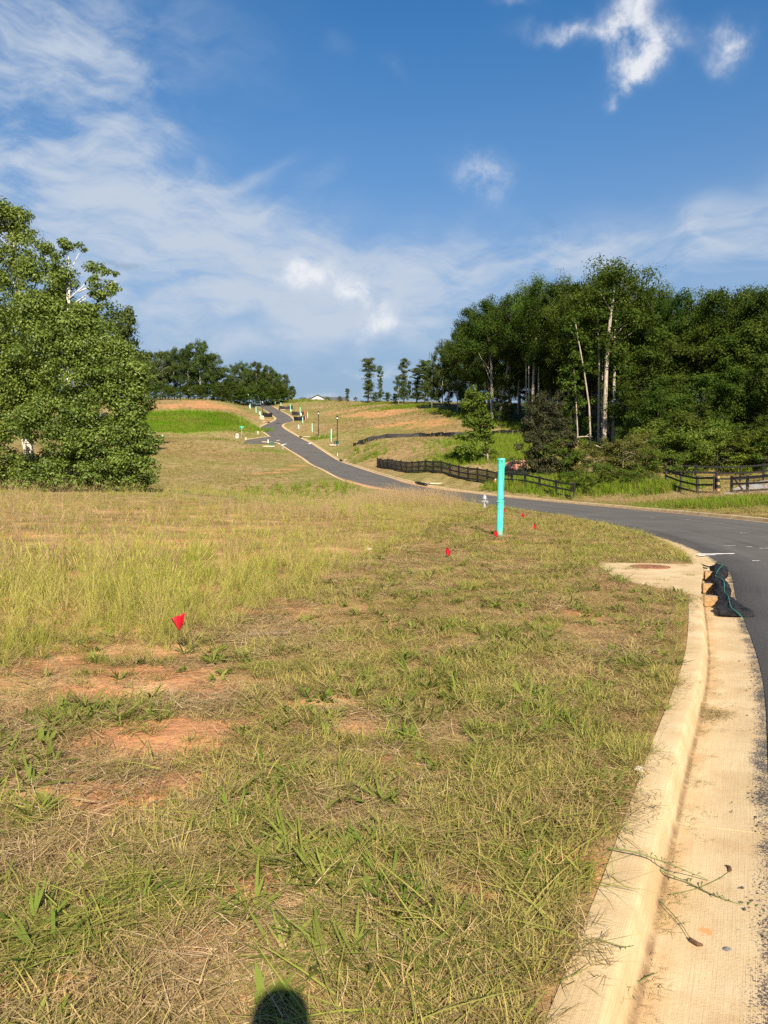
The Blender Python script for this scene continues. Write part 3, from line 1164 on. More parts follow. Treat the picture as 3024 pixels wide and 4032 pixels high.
def build_drain():
    root = empty('storm_drain', on_level(2560, 2260))
    org = np.array(root.location)
    front = [kerb_at(y, .165)[:2] for y in (14.42, 13.6, 12.8, 12.0, 11.2, 10.4)]
    back = [(4.22, 10.62), (4.10, 11.05), (3.98, 11.5), (3.86, 11.95), (3.84, 12.4), (3.80, 12.8), (3.86, 13.4), (3.93, 13.95), (4.12, 14.72)]
    poly = [(p[0] - org[0], p[1] - org[1]) for p in front] + [(x - org[0], y - org[1]) for x, y in back]
    poly = poly[::-1]
    m = MB()
    m.add(*prism(poly, -.075 - org[2], .016 - org[2]))
    o = m.build('slab', M_CONC, root)
    me = o.data
    uv = me.uv_layers.new(name='run')
    for l in me.loops:
        v = me.vertices[l.vertex_index].co
        uv.data[l.index].uv = (v.x, v.y + 9)
    c = on_level(2560, 2232, .016)
    m = MB().lathe([(.355, -.03), (.355, .006), (.345, .010), (.325, .010), (.32, .004)], (c[0] - org[0], c[1] - org[1], c[2] - org[2]), 32)
    rim = m.build('cover_rim', M_RUST, root)
    m = MB().lathe([(.312, -.03), (.312, .009), (.305, .013)], (c[0] - org[0], c[1] - org[1], c[2] - org[2]), 32)
    for k in range(7):
        for j in range(7):
            x, y = (k - 3) * .075, (j - 3) * .075
            if x * x + y * y < .26 ** 2:
                m.box((c[0] - org[0] + x, c[1] - org[1] + y, c[2] - org[2] + .015), (.04, .04, .008), .3)
    cover = m.build('manhole_cover', M_RUST, root)
    cover['label'] = 'rust red round manhole cover'
    # near-black sheets with the shade painted in: the throat under the slab's front edge
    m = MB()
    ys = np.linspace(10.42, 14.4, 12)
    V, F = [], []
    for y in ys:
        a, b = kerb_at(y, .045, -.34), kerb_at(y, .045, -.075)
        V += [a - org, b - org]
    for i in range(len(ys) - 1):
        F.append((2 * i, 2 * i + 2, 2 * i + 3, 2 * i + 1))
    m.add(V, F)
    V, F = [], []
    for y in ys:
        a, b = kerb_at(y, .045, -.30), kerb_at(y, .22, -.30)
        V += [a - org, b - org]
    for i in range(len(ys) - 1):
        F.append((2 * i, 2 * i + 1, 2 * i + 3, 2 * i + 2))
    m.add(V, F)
    m.build('throat', M_HOLLOW_SHADE, root)
    tag(root, 'pale concrete storm drain slab with a rust red round cover beside the near kerb', 'storm drain')
    # three sawn blocks wedged in the throat
    for (py, y, off, rz, word) in ((2245, 13.55, .27, .2, 'farthest of three wedged under the storm drain slab'), (2305, 12.0, .27, .1, 'middle of three wedged under the storm drain slab'),
                                   (2365, 10.75, .29, -.05, 'nearest of three wedged under the storm drain slab')):
        p = kerb_at(y, off, -.165)
        b = empty('wood_block', p, rz - .35)
        MB().box((0, 0, .075), (.17, .11, .145), 0, .006).build('block', M_WOOD, b)
        MB().box((0, 0, .1515), (.155, .095, .006), 0, .002).build('sawn_top', M_GREYWOOD, b)
        tag(b, 'sawn brown wood block, ' + word, 'wood block', 'wood blocks in the drain mouth')
    # filter sock
    root = empty('filter_sock', kerb_at(12.3, .45, -.14))
    org = np.array(root.location)
    stn = [(14.75, .36, .045), (14.6, .40, .10), (14.2, .46, .125), (13.7, .46, .135), (13.2, .42, .12), (12.8, .39, .09), (12.4, .41, .11), (11.9, .46, .13), (11.5, .46, .12), (11.1, .45, .085), (10.75, .49, .10), (10.4, .52, .12), (10.1, .55, .135), (9.92, .57, .14), (9.82, .58, .11)]
    V, F = [], []
    n = 18
    pts = []
    for k, (y, off, r) in enumerate(stn):
        c = kerb_at(y, off, -.142)
        flat = .82 if k < 10 else (.82 - .13 * (k - 9))
        flat = max(.28, flat)
        wide = 1.0 if k < 10 else 1.0 + .16 * (k - 9)
        a = ACR[int(np.argmin(abs(RL[:, 1] - y)))]
        pts.append((c, a, r * wide, r * flat))
        for j in range(n):
            th = 2 * math.pi * j / n
            wr = 1 + .09 * math.sin(j * 2.3 + k * 1.7) + random.uniform(-.07, .07)
            u = math.cos(th) * r * wide * wr
            w_ = r * flat * (1 + math.sin(th)) * wr
            if math.sin(th) < -.3:
                w_ = max(w_, .004) * .3 + .006
            V.append((c[0] + a[0] * u - org[0], c[1] + a[1] * u - org[1], c[2] + w_ - org[2] + .004))
    for k in range(len(stn) - 1):
        for j in range(n):
            j2 = (j + 1) % n
            F.append((k * n + j, k * n + j2, (k + 1) * n + j2, (k + 1) * n + j))
    F += [tuple(range(n))[::-1], tuple((len(stn) - 1) * n + j for j in range(n))]
    m = MB().add(V, F)
    body = m.build('fabric_sock', M_BLACKCLOTH, root, smooth=True)
    md = body.modifiers.new('Subdivision', 'SUBSURF')
    md.levels = md.render_levels = 3
    tx = bpy.data.textures.new('wrinkles', 'CLOUDS')
    tx.noise_scale = .16
    tx.noise_depth = 3
    dm = body.modifiers.new('Displace', 'DISPLACE')
    dm.texture = tx
    dm.texture_coords = 'LOCAL'
    dm.strength = .07
    dm.mid_level = .62
    # loop at the far end
    e = kerb_at(14.7, .30, -.06) - org
    loop = [(e[0], e[1], e[2]), (e[0] - .14, e[1] + .12, e[2] + .05), (e[0] - .24, e[1] + .12, e[2] + .05), (e[0] - .2, e[1] - .02, e[2] + .0), (e[0] - .06, e[1] - .06, e[2] - .02)]
    MB().tube(loop, .014, 6).build('tie_loop', M_BLACKCLOTH, root, smooth=True)
    cord = []
    for k, (c, a, rw, rh) in enumerate(pts):
        sft = math.sin(k * .9) * .25
        u = rw * sft
        w_ = rh * (1 + math.sqrt(max(0, 1 - sft * sft)))
        cord.append((c[0] + a[0] * u - org[0], c[1] + a[1] * u - org[1], c[2] + w_ + .012 - org[2]))
    c, a, rw, rh = pts[-1]
    cord.append((cord[-1][0] + .02, cord[-1][1] - .07, c[2] - org[2] + .03))
    cord = [tuple(p) for p in catmull(np.array(cord), lambda y: .12)]
    MB().tube(cord, .006, 6).build('teal_cord', M_TEALCORD, root, smooth=True)
    tag(root, 'black fabric filter sock with a teal cord lying in the gutter against the drain mouth', 'filter sock')


build_drain()


# ------------------------------------------------------------------ tall teal standpipe
def build_standpipe():
    p = G(1967, 2110)
    h = top_at(p, 1805)
    root = empty('standpipe', p)
    root.rotation_euler = (0, math.radians(1.1), 0)
    r = .094
    zj = h * .415
    MB().lathe([(r, -.2), (r, zj - .13), (r * .99, zj - .12)], n=28).build('lower_pipe', M_TEAL, root, smooth=True)
    MB().lathe([(r * 1.0, zj - .16), (r * 1.13, zj - .11), (r * 1.13, zj + .035), (r * 1.19, zj + .045), (r * 1.19, zj + .085), (r * 1.1, zj + .095), (r * .9, zj + .1)], n=28).build('pipe_bell', M_TEAL, root, smooth=True)
    MB().lathe([(r * .985, zj + .05), (r * .985, h - .26)], n=28).build('upper_pipe', M_TEAL, root, smooth=True)
    MB().lathe([(r, h - .28), (r * 1.14, h - .22), (r * 1.14, h - .085), (r * 1.2, h - .075), (r * 1.2, h - .045), (r * 1.14, h - .035), (r * 1.14, h - .012), (r * 1.08, h)], n=28).build('top_socket', M_TEAL, root, smooth=True)
    ring = lambda z, rr, tilt: [(rr * math.cos(a), rr * math.sin(a), z + tilt * math.cos(a + 1)) for a in np.linspace(0, 2 * math.pi, 25)]
    m = MB().tube(ring(h - .055, r * 1.24, .01), .004, 5, False)
    m.tube(ring(zj + .10, r * 1.06, .02), .006, 5, False)
    m.tube(ring(zj + .04, r * 1.18, .025), .006, 5, False)
    fr = lambda a, z, k=1.06: (r * k * math.sin(a), -r * k * math.cos(a), z)
    m.tube([fr(0, h - .06, 1.22), fr(.05, h - .2, 1.16), fr(.25, h - .45), fr(.55, h - .7), fr(.8, h - .9), fr(1.1, zj + .3), fr(1.4, zj + .1)], .0045, 5)
    m.lathe([(.001, -.02), (.016, -.01), (.016, .01), (.001, .02)], fr(0, h - .075, 1.24), 8)
    m.build('tie_wire', M_WIRE, root, smooth=True)
    m = MB().tube([fr(-.25, h * .17, 1.015), fr(-.35, h * .19, 1.015), fr(-.42, h * .175, 1.015)], .004, 5)
    m.build('pen_mark', M_WIRE, root)
    tag(root, 'tall teal plastic standpipe of two jointed lengths standing in the mown grass', 'pipe')


build_standpipe()


# ------------------------------------------------------------------ hydrants
def build_hydrant(p, h, rz, label):
    root = empty('fire_hydrant', p, rz)
    k = h / .8
    S_ = lambda prof: [(r * k, z * k) for r, z in prof]
    MB().lathe(S_([(.14, -.05), (.14, .02), (.105, .03), (.10, .07), (.098, .42), (.105, .47), (.13, .48), (.145, .49), (.145, .52)]), n=20).build('barrel', M_SILVER, root, smooth=True)
    MB().lathe(S_([(.155, .02), (.155, .05)]), n=20).build('flange', M_SILVER, root, smooth=True)
    MB().lathe(S_([(.158, .49), (.158, .515)]), n=20).build('flange', M_SILVER, root, smooth=True)
    bonnet = MB().lathe(S_([(.15, .518), (.15, .54), (.12, .56), (.105, .62), (.09, .66), (.055, .70), (.045, .72)]), n=20)
    bonnet = bonnet.build('bonnet', M_SILVER, root, smooth=True)
    MB().lathe(S_([(.045, .715), (.045, .745), (.022, .75), (.022, .80)]), n=6).build('operating_nut', M_SILVER, bonnet)
    for sx in (-1, 1):
        m = MB().lathe([(.055 * k, 0), (.055 * k, .07 * k), (.07 * k, .075 * k), (.07 * k, .12 * k), (.03 * k, .125 * k), (.03 * k, .15 * k)], n=12, axis='X')
        m.v = [((x + .085 * k) * sx, y, z + .37 * k) for x, y, z in m.v]
        m.build('hose_cap', M_SILVER, root, smooth=True)
    m = MB().lathe([(.07 * k, 0), (.07 * k, .07 * k), (.09 * k, .075 * k), (.09 * k, .12 * k), (.035 * k, .125 * k), (.035 * k, .155 * k)], n=14, axis='Y')
    m.v = [(x, -(y + .085 * k), z + .35 * k) for x, y, z in m.v]
    m.build('pumper_cap', M_SILVER, root, smooth=True)
    b = MB()
    for i in range(8):
        a = i * math.pi / 4
        b.lathe([(.012 * k, .515 * k), (.012 * k, .535 * k)], (math.cos(a) * .14 * k, math.sin(a) * .14 * k, 0), 6)
    b.build('bolt', M_SILVER, root)['kind'] = 'stuff'
    tag(root, label, 'fire hydrant', 'silver fire hydrants beside the road')


_p = G(1908, 2003)
build_hydrant(_p, top_at(_p, 1942), .65, 'silver fire hydrant at the near road edge, just left of the teal standpipe')
_p = G(1114, 1767)
build_hydrant(_p, top_at(_p, 1748), -.6, 'small distant silver fire hydrant by the side street corner below the green cabinet')


# ------------------------------------------------------------------ red marker flags
def build_flag(px, py_base, py_top, fh, lean, shape, label):
    p = G(px, py_base)
    h = top_at(p, py_top)
    root = empty('marker_flag', p, random.uniform(-.3, .3))
    tip = (lean[0], lean[1], h)
    thick = .0022 if p[1] < 12 else .004
    MB().tube([(0, 0, -.1), (lean[0] * .4, lean[1] * .4, h * .5), tip], thick, 5).build('wire_stake', M_WIRE, root)
    # cloth hangs from the tip in folds
    V, F = [], []
    rows, cols = 7, 7
    for i in range(rows):
        s = i / (rows - 1)
        for j in range(cols):
            t = j / (cols - 1)
            x, z = shape(s, t)
            y = .018 * math.sin(t * 7 + s * 2) * s + .012 * math.sin(t * 13)
            V.append((tip[0] + x * fh, tip[1] + y * fh * 6, tip[2] + z * fh))
    for i in range(rows - 1):
        for j in range(cols - 1):
            a = i * cols + j
            F.append((a, a + 1, a + cols + 1, a + cols))
    o = MB().add(V, F).build('flag', M_FLAG, root, smooth=True)
    md = o.modifiers.new('Solidify', 'SOLIDIFY')
    md.thickness = .0012
    tag(root, label, 'marker flag', 'red utility marker flags')


def flag_mat():
    m, g, b, out = new_mat('printed_red_vinyl')
    tc = g.n('ShaderNodeTexCoord').outputs['Object']
    sp = g.n('ShaderNodeSeparateXYZ')
    g.t.links.new(tc, sp.inputs[0])
    rows = g.m('SINE', g.m('MULTIPLY', g.m('MULTIPLY_ADD', sp.outputs[0], .5, sp.outputs[2]), 260.0))
    ink = g.m('MULTIPLY', g.smooth(rows, .1, .5), g.smooth(g.noise(tc, 120.0, 3, .7), .46, .56))
    c = g.mix(g.m('MULTIPLY', ink, .75), g.mix(g.noise(tc, 20, 3), (.36, .006, .014), (.56, .014, .03)), (.09, .004, .01))
    g.put(b.inputs['Base Color'], c)
    b.inputs['Roughness'].default_value = .38
    return m


M_FLAG = flag_mat()
droop_l = lambda s, t: (-.1 * s - .62 * t * (1 - .42 * s) + .18 * s * t, -1.0 * s * (.55 + .45 * t * (1 - .3 * s)) - .28 * t * (1 - s))
droop_d = lambda s, t: ((t - .42) * .62 * (s / .62 if s < .62 else 1 - (s - .62) * .55) + .05 * s, -s * (1 - .42 * abs(t - .62)))
build_flag(769, 2579, 2412, .205, (-.09, .0), droop_l, 'large nearest red marker flag leaning over bare clay at the tall grass edge')
build_flag(1757, 2200, 2153, 0.20, (.02, 0), droop_d, 'red marker flag alone in the mown grass below the teal standpipe')
build_flag(1946, 2128, 2085, 0.21, (.03, 0), droop_d, 'red marker flag tucked against the foot of the teal standpipe')
build_flag(2060, 2050, 2018, 0.21, (-.02, 0), droop_d, 'red marker flag right of the standpipe, nearer the road of two')
build_flag(2107, 2094, 2062, 0.19, (-.02, 0), droop_d, 'red marker flag right of the standpipe, farther from the road of two')
build_flag(1985, 2022, 2001, 0.21, (0, 0), droop_d, 'small red marker flag just behind the right edge of the standpipe')
build_flag(2112, 1944, 1934, 0.20, (0, 0), droop_d, 'tiny red marker flag in the verge across the road')
build_flag(1692, 1974, 1958, 0.18, (0, 0), droop_d, 'faint red marker flag in dry pinkish grass at the near road edge')

# orange lath in the far verge
_p = G(1951, 1921)
_h = top_at(_p, 1884)
_r = empty('marker_stake', _p, .2)
MB().box((0, 0, _h / 2 - .05), (.11, .035, _h), 0, .004).build('lath', M_ORANGE, _r)
MB().box((0, 0, _h - .09), (.116, .041, .12), 0, .004).build('white_tip', M_WHITE, _r)
MB().box((-.1, .01, .42), (.03, .02, .84), .0, .003, 0, .06).build('thin_lath', M_ORANGE, _r)
tag(_r, 'orange marker stake with a white tip in the far verge beside the standpipe', 'stake')

# ------------------------------------------------------------------ lamp posts
def build_lamp(px, pyb, pyt, label):
    p = G(px, pyb)
    h = top_at(p, pyt)
    root = empty('lamp_post', p)
    k = h / 5.8
    MB().lathe([(.19 * k, -.2), (.19 * k, .12 * k), (.15 * k, .2 * k), (.13 * k, .5 * k), (.105 * k, .55 * k)], n=12).build('base', M_LAMPBLACK, root, smooth=True)
    MB().lathe([(.095 * k, .5 * k), (.08 * k, 2.6 * k), (.068 * k, 4.85 * k)], n=12).build('shaft', M_LAMPBLACK, root, smooth=True)
    MB().lathe([(.10 * k, 4.82 * k), (.12 * k, 4.88 * k), (.09 * k, 4.95 * k), (.19 * k, 5.06 * k), (.2 * k, 5.1 * k)], n=12).build('collar', M_LAMPBLACK, root, smooth=True)
    c = MB()
    for i in range(6):
        a = i * math.pi / 3
        c.tube([(.178 * k * math.cos(a), .178 * k * math.sin(a), 5.09 * k), (.272 * k * math.cos(a), .272 * k * math.sin(a), 5.43 * k)], .014 * k, 5)
    c = c.build('lantern_frame', M_LAMPBLACK, root)
    MB().lathe([(.17 * k, 5.1 * k), (.26 * k, 5.42 * k)], n=6).build('lantern_glass', M_GLASS, c)
    MB().lathe([(.31 * k, 5.42 * k), (.31 * k, 5.45 * k), (.2 * k, 5.56 * k), (.08 * k, 5.64 * k), (.05 * k, 5.70 * k), (.03 * k, 5.72 * k), (.045 * k, 5.76 * k), (.01 * k, 5.8 * k)], n=12).build('lantern_roof', M_LAMPBLACK, root, smooth=True)
    tag(root, label, 'lamp post', 'black lamp posts along the hill road')


build_lamp(1328, 1757, 1635, 'black lamp post beside the green cabinet, nearest on the right verge')
build_lamp(1254, 1725, 1617, 'black lamp post with a white box at its foot on the right verge')
build_lamp(1034, 1651, 1576, 'black lamp post on the left verge at the kerb bulge')
build_lamp(978, 1603, 1549, 'farthest black lamp post at the hill top against the trees')

# ------------------------------------------------------------------ stakes and small white posts up the hill
ORD = ['first', 'second', 'third', 'fourth', 'fifth', 'sixth', 'seventh', 'eighth', 'ninth', 'tenth', 'eleventh', 'twelfth']


def build_stake(px, pyb, pyt, w, label, mat=None):
    p = G(px, pyb)
    h = max(.5, top_at(p, pyt))
    root = empty('marker_stake', p, random.uniform(-.2, .2))
    root.rotation_euler = (random.uniform(-.02, .02), random.uniform(-.035, .02), random.uniform(-.3, .3))
    pp = MB().lathe([(w / 2, -.3), (w / 2, h - .1)], n=10).build('pipe', mat or M_MINT, root, smooth=True)
    MB().lathe([(w * .58, h - .22), (w * .6, h - .2), (w * .6, h - .02), (w * .5, h)], n=10).build('cap', mat or M_MINT, pp, smooth=True)
    tag(root, label, 'stake', 'mint green marker stakes along the hill road')


Z1 = lambda x, y: (900 + x * .4822, 1350 + y * .4822)
right_side = [(838, 803, 705), (683, 728, 658), (606, 655, 605), (646, 612, 565), (586, 592, 525), (506, 560, 500), (428, 520, 488), (381, 510, 465)]
left_side = [(262, 605, 562), (225, 570, 520), (177, 542, 498), (134, 512, 478), (108, 497, 458)]
for i, (x, y0, y1) in enumerate(right_side):
    (px, pb), (_, pt) = Z1(x, y0), Z1(x, y1)
    build_stake(px, pb, pt, .26, 'mint green stake, %s up the right verge of the hill road' % ORD[i])
for i, (x, y0, y1) in enumerate(left_side):
    (px, pb), (_, pt) = Z1(x, y0), Z1(x, y1)
    build_stake(px, pb, pt, .28, 'mint green stake, %s up the left verge above the kerb bulge' % ORD[i])
build_stake(1014, 1591, 1583, .3, 'mint green stake standing alone beyond the road end on the crest')
build_stake(641, 1727, 1711, .3, 'short mint green stake in front of the vivid green field near the large tree')


def build_white_post(px, pyb, pyt, w, label, flat=True):
    p = G(px, pyb)
    h = max(.35, top_at(p, pyt))
    root = empty('white_post', p, random.uniform(-.3, .3))
    MB().box((0, 0, h / 2 - .1), (w, w * .45, h + .2), 0, .03).build('body', M_WHITE, root)
    MB().box((0, 0, h + .02), (w * 1.12, w * .55, .05), 0, .015).build('lid', M_WHITE, root)
    tag(root, label, 'marker post', 'white utility posts along the hill road')
    return root


for (x, y0, y1, w, lb) in ((240, 746, 722, .32, 'small white post beside the kerb above the side street corner'), (323, 819, 790, .32, 'white post behind the green cabinet at the side street'),
                           (572, 699, 670, .4, 'white utility post on the right verge opposite the kerb bulge'), (740, 780, 764, .45, 'white utility box at the foot of a lamp post'),
                           (593, 594, 574, .5, 'white utility post in front of the middle silt fence on the right'), (510, 560, 546, .4, 'white utility post under the upper silt fence on the right'),
                           (442, 532, 516, .4, 'white utility post high on the right verge'), (253, 584, 562, .45, 'white utility post beside the first mint stake on the left'),
                           (173, 530, 508, .6, 'white utility box by the farthest lamp post'), (141, 787, 776, .4, 'white post at the end of the side street kerb'),
                           (890, 917, 900, .14, 'thin white stake at the kerb above the crossing line')):
    (px, pb), (_, pt) = Z1(x, y0), Z1(x, y1)
    build_white_post(px, pb, pt, w * .72, lb)
_w = build_white_post(934, 1725, 1708, .6, 'white rounded marker board with a dark print beside the street name sign')
_h = top_at(np.array(_w.location), 1708)
MB().box((-.02, -.19, _h * .68), (.3, .01, .3), 0).build('printed_panel', M_STONE, _w)
_r = empty('lamp_footing', G(1031, 1651), .1)
MB().lathe([(.75, -.3), (.62, .9), (.5, 1.05)], n=4).build('concrete_footing', M_PALESTONE, _r)
MB().box((0, 0, 1.06), (.5, .5, .06), .78, .01).build('top_plate', M_WHITE, _r)
tag(_r, 'pale tapered concrete block beside the lamp post at the kerb bulge', 'concrete block')

# green transformer cabinets
for (px, pb, pt, w, pad, lb) in ((1066, 1759, 1742, 1.0, True, 'dark green utility cabinet on a pale pad at the side street corner'), (1322, 1754, 1737, .95, True, 'dark green utility cabinet directly behind the nearest lamp post')):
    p = G(px, pb)
    h = top_at(p, pt)
    r_ = empty('utility_cabinet', p, .15)
    MB().box((-.4, -.1, .05), (2.3 if px < 1200 else 2.0, 1.3, .22), 0, .03).build('pad', M_PALESTONE, r_)
    hs_ = MB().box((.2, 0, .16 + (h - .16) / 2), (w, .8, h - .16), 0, .03).build('housing', M_XFORM, r_)
    MB().box((.2, -.03, h + .02), (w * 1.05, .88, .06), 0, .02).build('lid', M_XFORM, hs_)
    MB().box((.2, -.41, h * .55), (w * .86, .02, h * .55), 0, .006).build('door', M_XFORM, hs_)
    tag(r_, lb, 'utility cabinet', 'green utility cabinets by the hill road')

# street name sign
_p = G(952, 1724)
_h = top_at(_p, 1681)
_r = empty('street_sign', _p)
MB().tube([(0, 0, -.3), (0, 0, _h)], .06, 8).build('pole', M_GALV, _r, smooth=True)
MB().box((0, 0, _h + .02), (1.0, .03, .28), .1, .01).build('name_blade', M_SIGNGREEN, _r)
MB().box((0, 0, _h - .24), (.9, .03, .24), -.5, .01).build('cross_blade', M_SIGNGREEN, _r)
MB().box((0, 0, _h + .2), (.1, .06, .08), 0, .01).build('bracket', M_GALV, _r)
tag(_r, 'teal green street name sign on a thin grey pole at the side street', 'street sign')

# ------------------------------------------------------------------ silt fences
def build_silt(path, height, label, posts=True, orange_end=False):
    """path: ground points; a black fabric strip stapled to stakes"""
    pts = catmull(np.array(path), lambda y: .7)
    root = empty('silt_fence', pts[0])
    org = pts[0]
    V, F = [], []
    n = len(pts)
    for i, p in enumerate(pts):
        d = pts[min(i + 1, n - 1)] - pts[max(i - 1, 0)]
        s = np.array([-d[1], d[0]])
        s = s / (np.linalg.norm(s) + 1e-9)
        wv = .12 * math.sin(i * 1.3) + random.uniform(-.05, .05)
        hh = height * (1 + .10 * math.sin(i * .9 + 1) + random.uniform(-.06, .06))
        z0 = H(p[0], p[1])[0]
        for (o, z) in ((-.02, -.12), (-.02 + wv * .5, hh * .5), (-.02 + wv * .2, hh), (.02 + wv * .2, hh), (.02 + wv * .5, hh * .5), (.02, -.12)):
            V.append((p[0] + s[0] * o - org[0], p[1] + s[1] * o - org[1], z0 + z - org[2]))
    for i in range(n - 1):
        for j in range(6):
            j2 = (j + 1) % 6
            F.append((i * 6 + j, i * 6 + j2, i * 6 + 6 + j2, i * 6 + 6 + j))
    F += [tuple(range(6)), tuple((n - 1) * 6 + j for j in range(5, -1, -1))]
    MB().add(V, F).build('fabric', M_SILT, root)
    if posts:
        run = np.concatenate([[0], np.cumsum(np.linalg.norm(np.diff(pts[:, :2], axis=0), axis=1))])
        k = max(2, int(run[-1] / 2.4) + 1)
        for j, t in enumerate(np.linspace(0, run[-1], k)):
            i = int(np.argmin(abs(run - t)))
            p = pts[i]
            z0 = H(p[0], p[1])[0]
            MB().box((p[0] - org[0], p[1] - org[1] + .06, z0 - org[2] + height * .5), (.06, .06, height * 1.25), 0).build('stake', M_GREYWOOD, root)
    if orange_end:
        p = pts[-1]
        MB().box((p[0] - org[0] - .3, p[1] - org[1] - .08, H(p[0], p[1])[0] - org[2] + height * .5), (.3, .03, height * .95), 0).build('orange_wrap', M_ORANGE, root)
    tag(root, label, 'silt fence', 'black silt fences on the graded lots')


build_silt([G(*q) for q in ((1391, 1757), (1420, 1748), (1448, 1739), (1502, 1727), (1560, 1724), (1675, 1721), (1760, 1720), (1838, 1718), (1930, 1713), (2055, 1716))], .72,
           'long curved black silt fence across the right hillside')
for (a, b, hh, oe, lb) in (((532, 636), (637, 632), 1.25, True, 'black silt fence with an orange end, lowest on the right of the road'), ((517, 592), (625, 588), 1.2, True, 'black silt fence with an orange end, middle one on the right of the road'),
                           ((413, 545), (526, 541), 1.2, False, 'plain black silt fence, highest on the right of the road'), ((277, 605), (356, 606), 1.35, False, 'black silt fence at the foot of the left lamp post'),
                           ((180, 526), (228, 530), 1.2, False, 'black silt fence above the left lamp post by the road end'), ((128, 502), (185, 507), 1.2, False, 'black silt fence on the crest beside the farthest lamp post')):
    pa, pb_ = G(*Z1(*a)), G(*Z1(*b))
    mid = (pa + pb_) / 2 + np.array([0, -.8, 0])
    build_silt([pa, mid, pb_], hh, lb, True, oe)

# small inlets with filter socks along the right kerb
for (x, y, lb) in ((935, 950, 'just below the white crossing line on the hill road'), (580, 767, 'opposite the side street on the hill road'), (1640, 1146, 'at the washed clay on the bend across the road'), (330, 648, 'on the left kerb bulge of the hill road'), (415, 548, 'high on the right kerb near the road end')):
    p = G(*Z1(x, y))
    i = int(np.argmin(np.minimum((RR[:, 0] - p[0]) ** 2 + (RR[:, 1] - p[1]) ** 2, (RL[:, 0] - p[0]) ** 2 + (RL[:, 1] - p[1]) ** 2)))
    right = (RR[i, 0] - p[0]) ** 2 + (RR[i, 1] - p[1]) ** 2 < (RL[i, 0] - p[0]) ** 2 + (RL[i, 1] - p[1]) ** 2
    B, sg = (RR, -1) if right else (RL, 1)
    b = B[i]
    rr_ = empty('filter_sock', (b[0], b[1], b[2]))
    tdir = B[min(i + 1, len(B) - 1)] - B[i - 1]
    tdir = tdir / np.linalg.norm(tdir)
    pts = []
    for t in np.linspace(-1.7, 1.7, 9):
        q = tdir * t + np.array([ACR[i][0] * .3 * sg, ACR[i][1] * .3 * sg, .02])
        pts.append(q)
    MB().tube(pts, [.05, .12, .15, .11, .13, .16, .12, .10, .05], 8).build('fabric_sock', M_BLACKCLOTH, rr_, smooth=True)
    MB().tube([q + np.array([0, 0, .13]) for q in pts[1:-1]], .008, 5).build('cord', M_TEALCORD, rr_)
    tag(rr_, 'black filter sock ' + lb, 'filter sock', 'distant filter socks in the gutters')
    s = empty('drain_slab', (b[0] - ACR[i][0] * 1.0 * sg, b[1] - ACR[i][1] * 1.0 * sg, b[2] + .02))
    MB().box((0, 0, 0), (3.2, 1.8, .14), math.atan2(tdir[1], tdir[0]), .02).build('slab', M_PALESTONE, s)
    MB().lathe([(.33, .06), (.33, .085), (.3, .09)], n=16).build('cover', M_RUST, s)
    tag(s, 'pale drain slab ' + lb, 'storm drain', 'distant storm drain slabs')

# ------------------------------------------------------------------ black rail fences
def build_fence(posts, rails_at, name, label, h=1.42, mesh=False, wpost=.15, striped=None, back=False):
    """posts: ground points along the fence; rails span post to post"""
    root = empty(name, posts[0])
    org = np.array(posts[0])
    P_ = [np.array(p) - org for p in posts]
    for k, p in enumerate(P_):
        nx = P_[min(k + 1, len(P_) - 1)] - P_[max(k - 1, 0)]
        rz = math.atan2(nx[1], nx[0])
        MB().box((p[0], p[1], p[2] + h / 2 - .15), (wpost, wpost, h + .36), rz, .008).build('post', M_FENCE, root)
    for k in range(len(P_) - 1):
        a, b = P_[k], P_[k + 1]
        d = b - a
        L = float(np.linalg.norm(d[:2]))
        rz = math.atan2(d[1], d[0])
        s = np.array([-d[1], d[0], 0]) / L * (.09 if not back else -.09) * -1
        for z in rails_at:
            c = (a + b) / 2 + s
            MB().box((c[0], c[1], c[2] + z), (L * .998, .035, .145), rz, .004, 0, -math.atan2(d[2], L)).build('rail', M_FENCE, root)
    if mesh:
        m = MB()
        for k in range(len(P_) - 1):
            a, b = P_[k], P_[k + 1]
            d = b - a
            L = float(np.linalg.norm(d[:2]))
            s = np.array([-d[1], d[0], 0]) / L * .07
            for t in np.arange(0, 1, .14 / L):
                q = a + d * t + s
                m.box((q[0], q[1], q[2] + h * .46), (.034, .022, h * .92), math.atan2(d[1], d[0]))
            for z in np.arange(.06, h * .9, .14):
                c = (a + b) / 2 + s
                m.box((c[0], c[1], c[2] + z), (L, .02, .034), math.atan2(d[1], d[0]), 0, 0, -math.atan2(d[2], L))
        o = m.build('wire_mesh', M_FENCE, root)
        o['kind'] = 'stuff'
    tag(root, label, 'fence')
    return root


def fence_run(pix, n):
    """spread n posts evenly along ground points given by (pixel x, metres away)"""
    pts = np.array([[(px - CX) / F_PX * d, d, 0] for px, d in pix])
    pts = catmull(pts, lambda y: .5)
    run = np.concatenate([[0], np.cumsum(np.linalg.norm(np.diff(pts, axis=0), axis=1))])
    out = []
    for t in np.linspace(0, run[-1], n):
        q = np.array([np.interp(t, run, pts[:, k]) for k in range(3)])
        q[2] = H(q[0], q[1])[0]
        out.append(q)
    return out


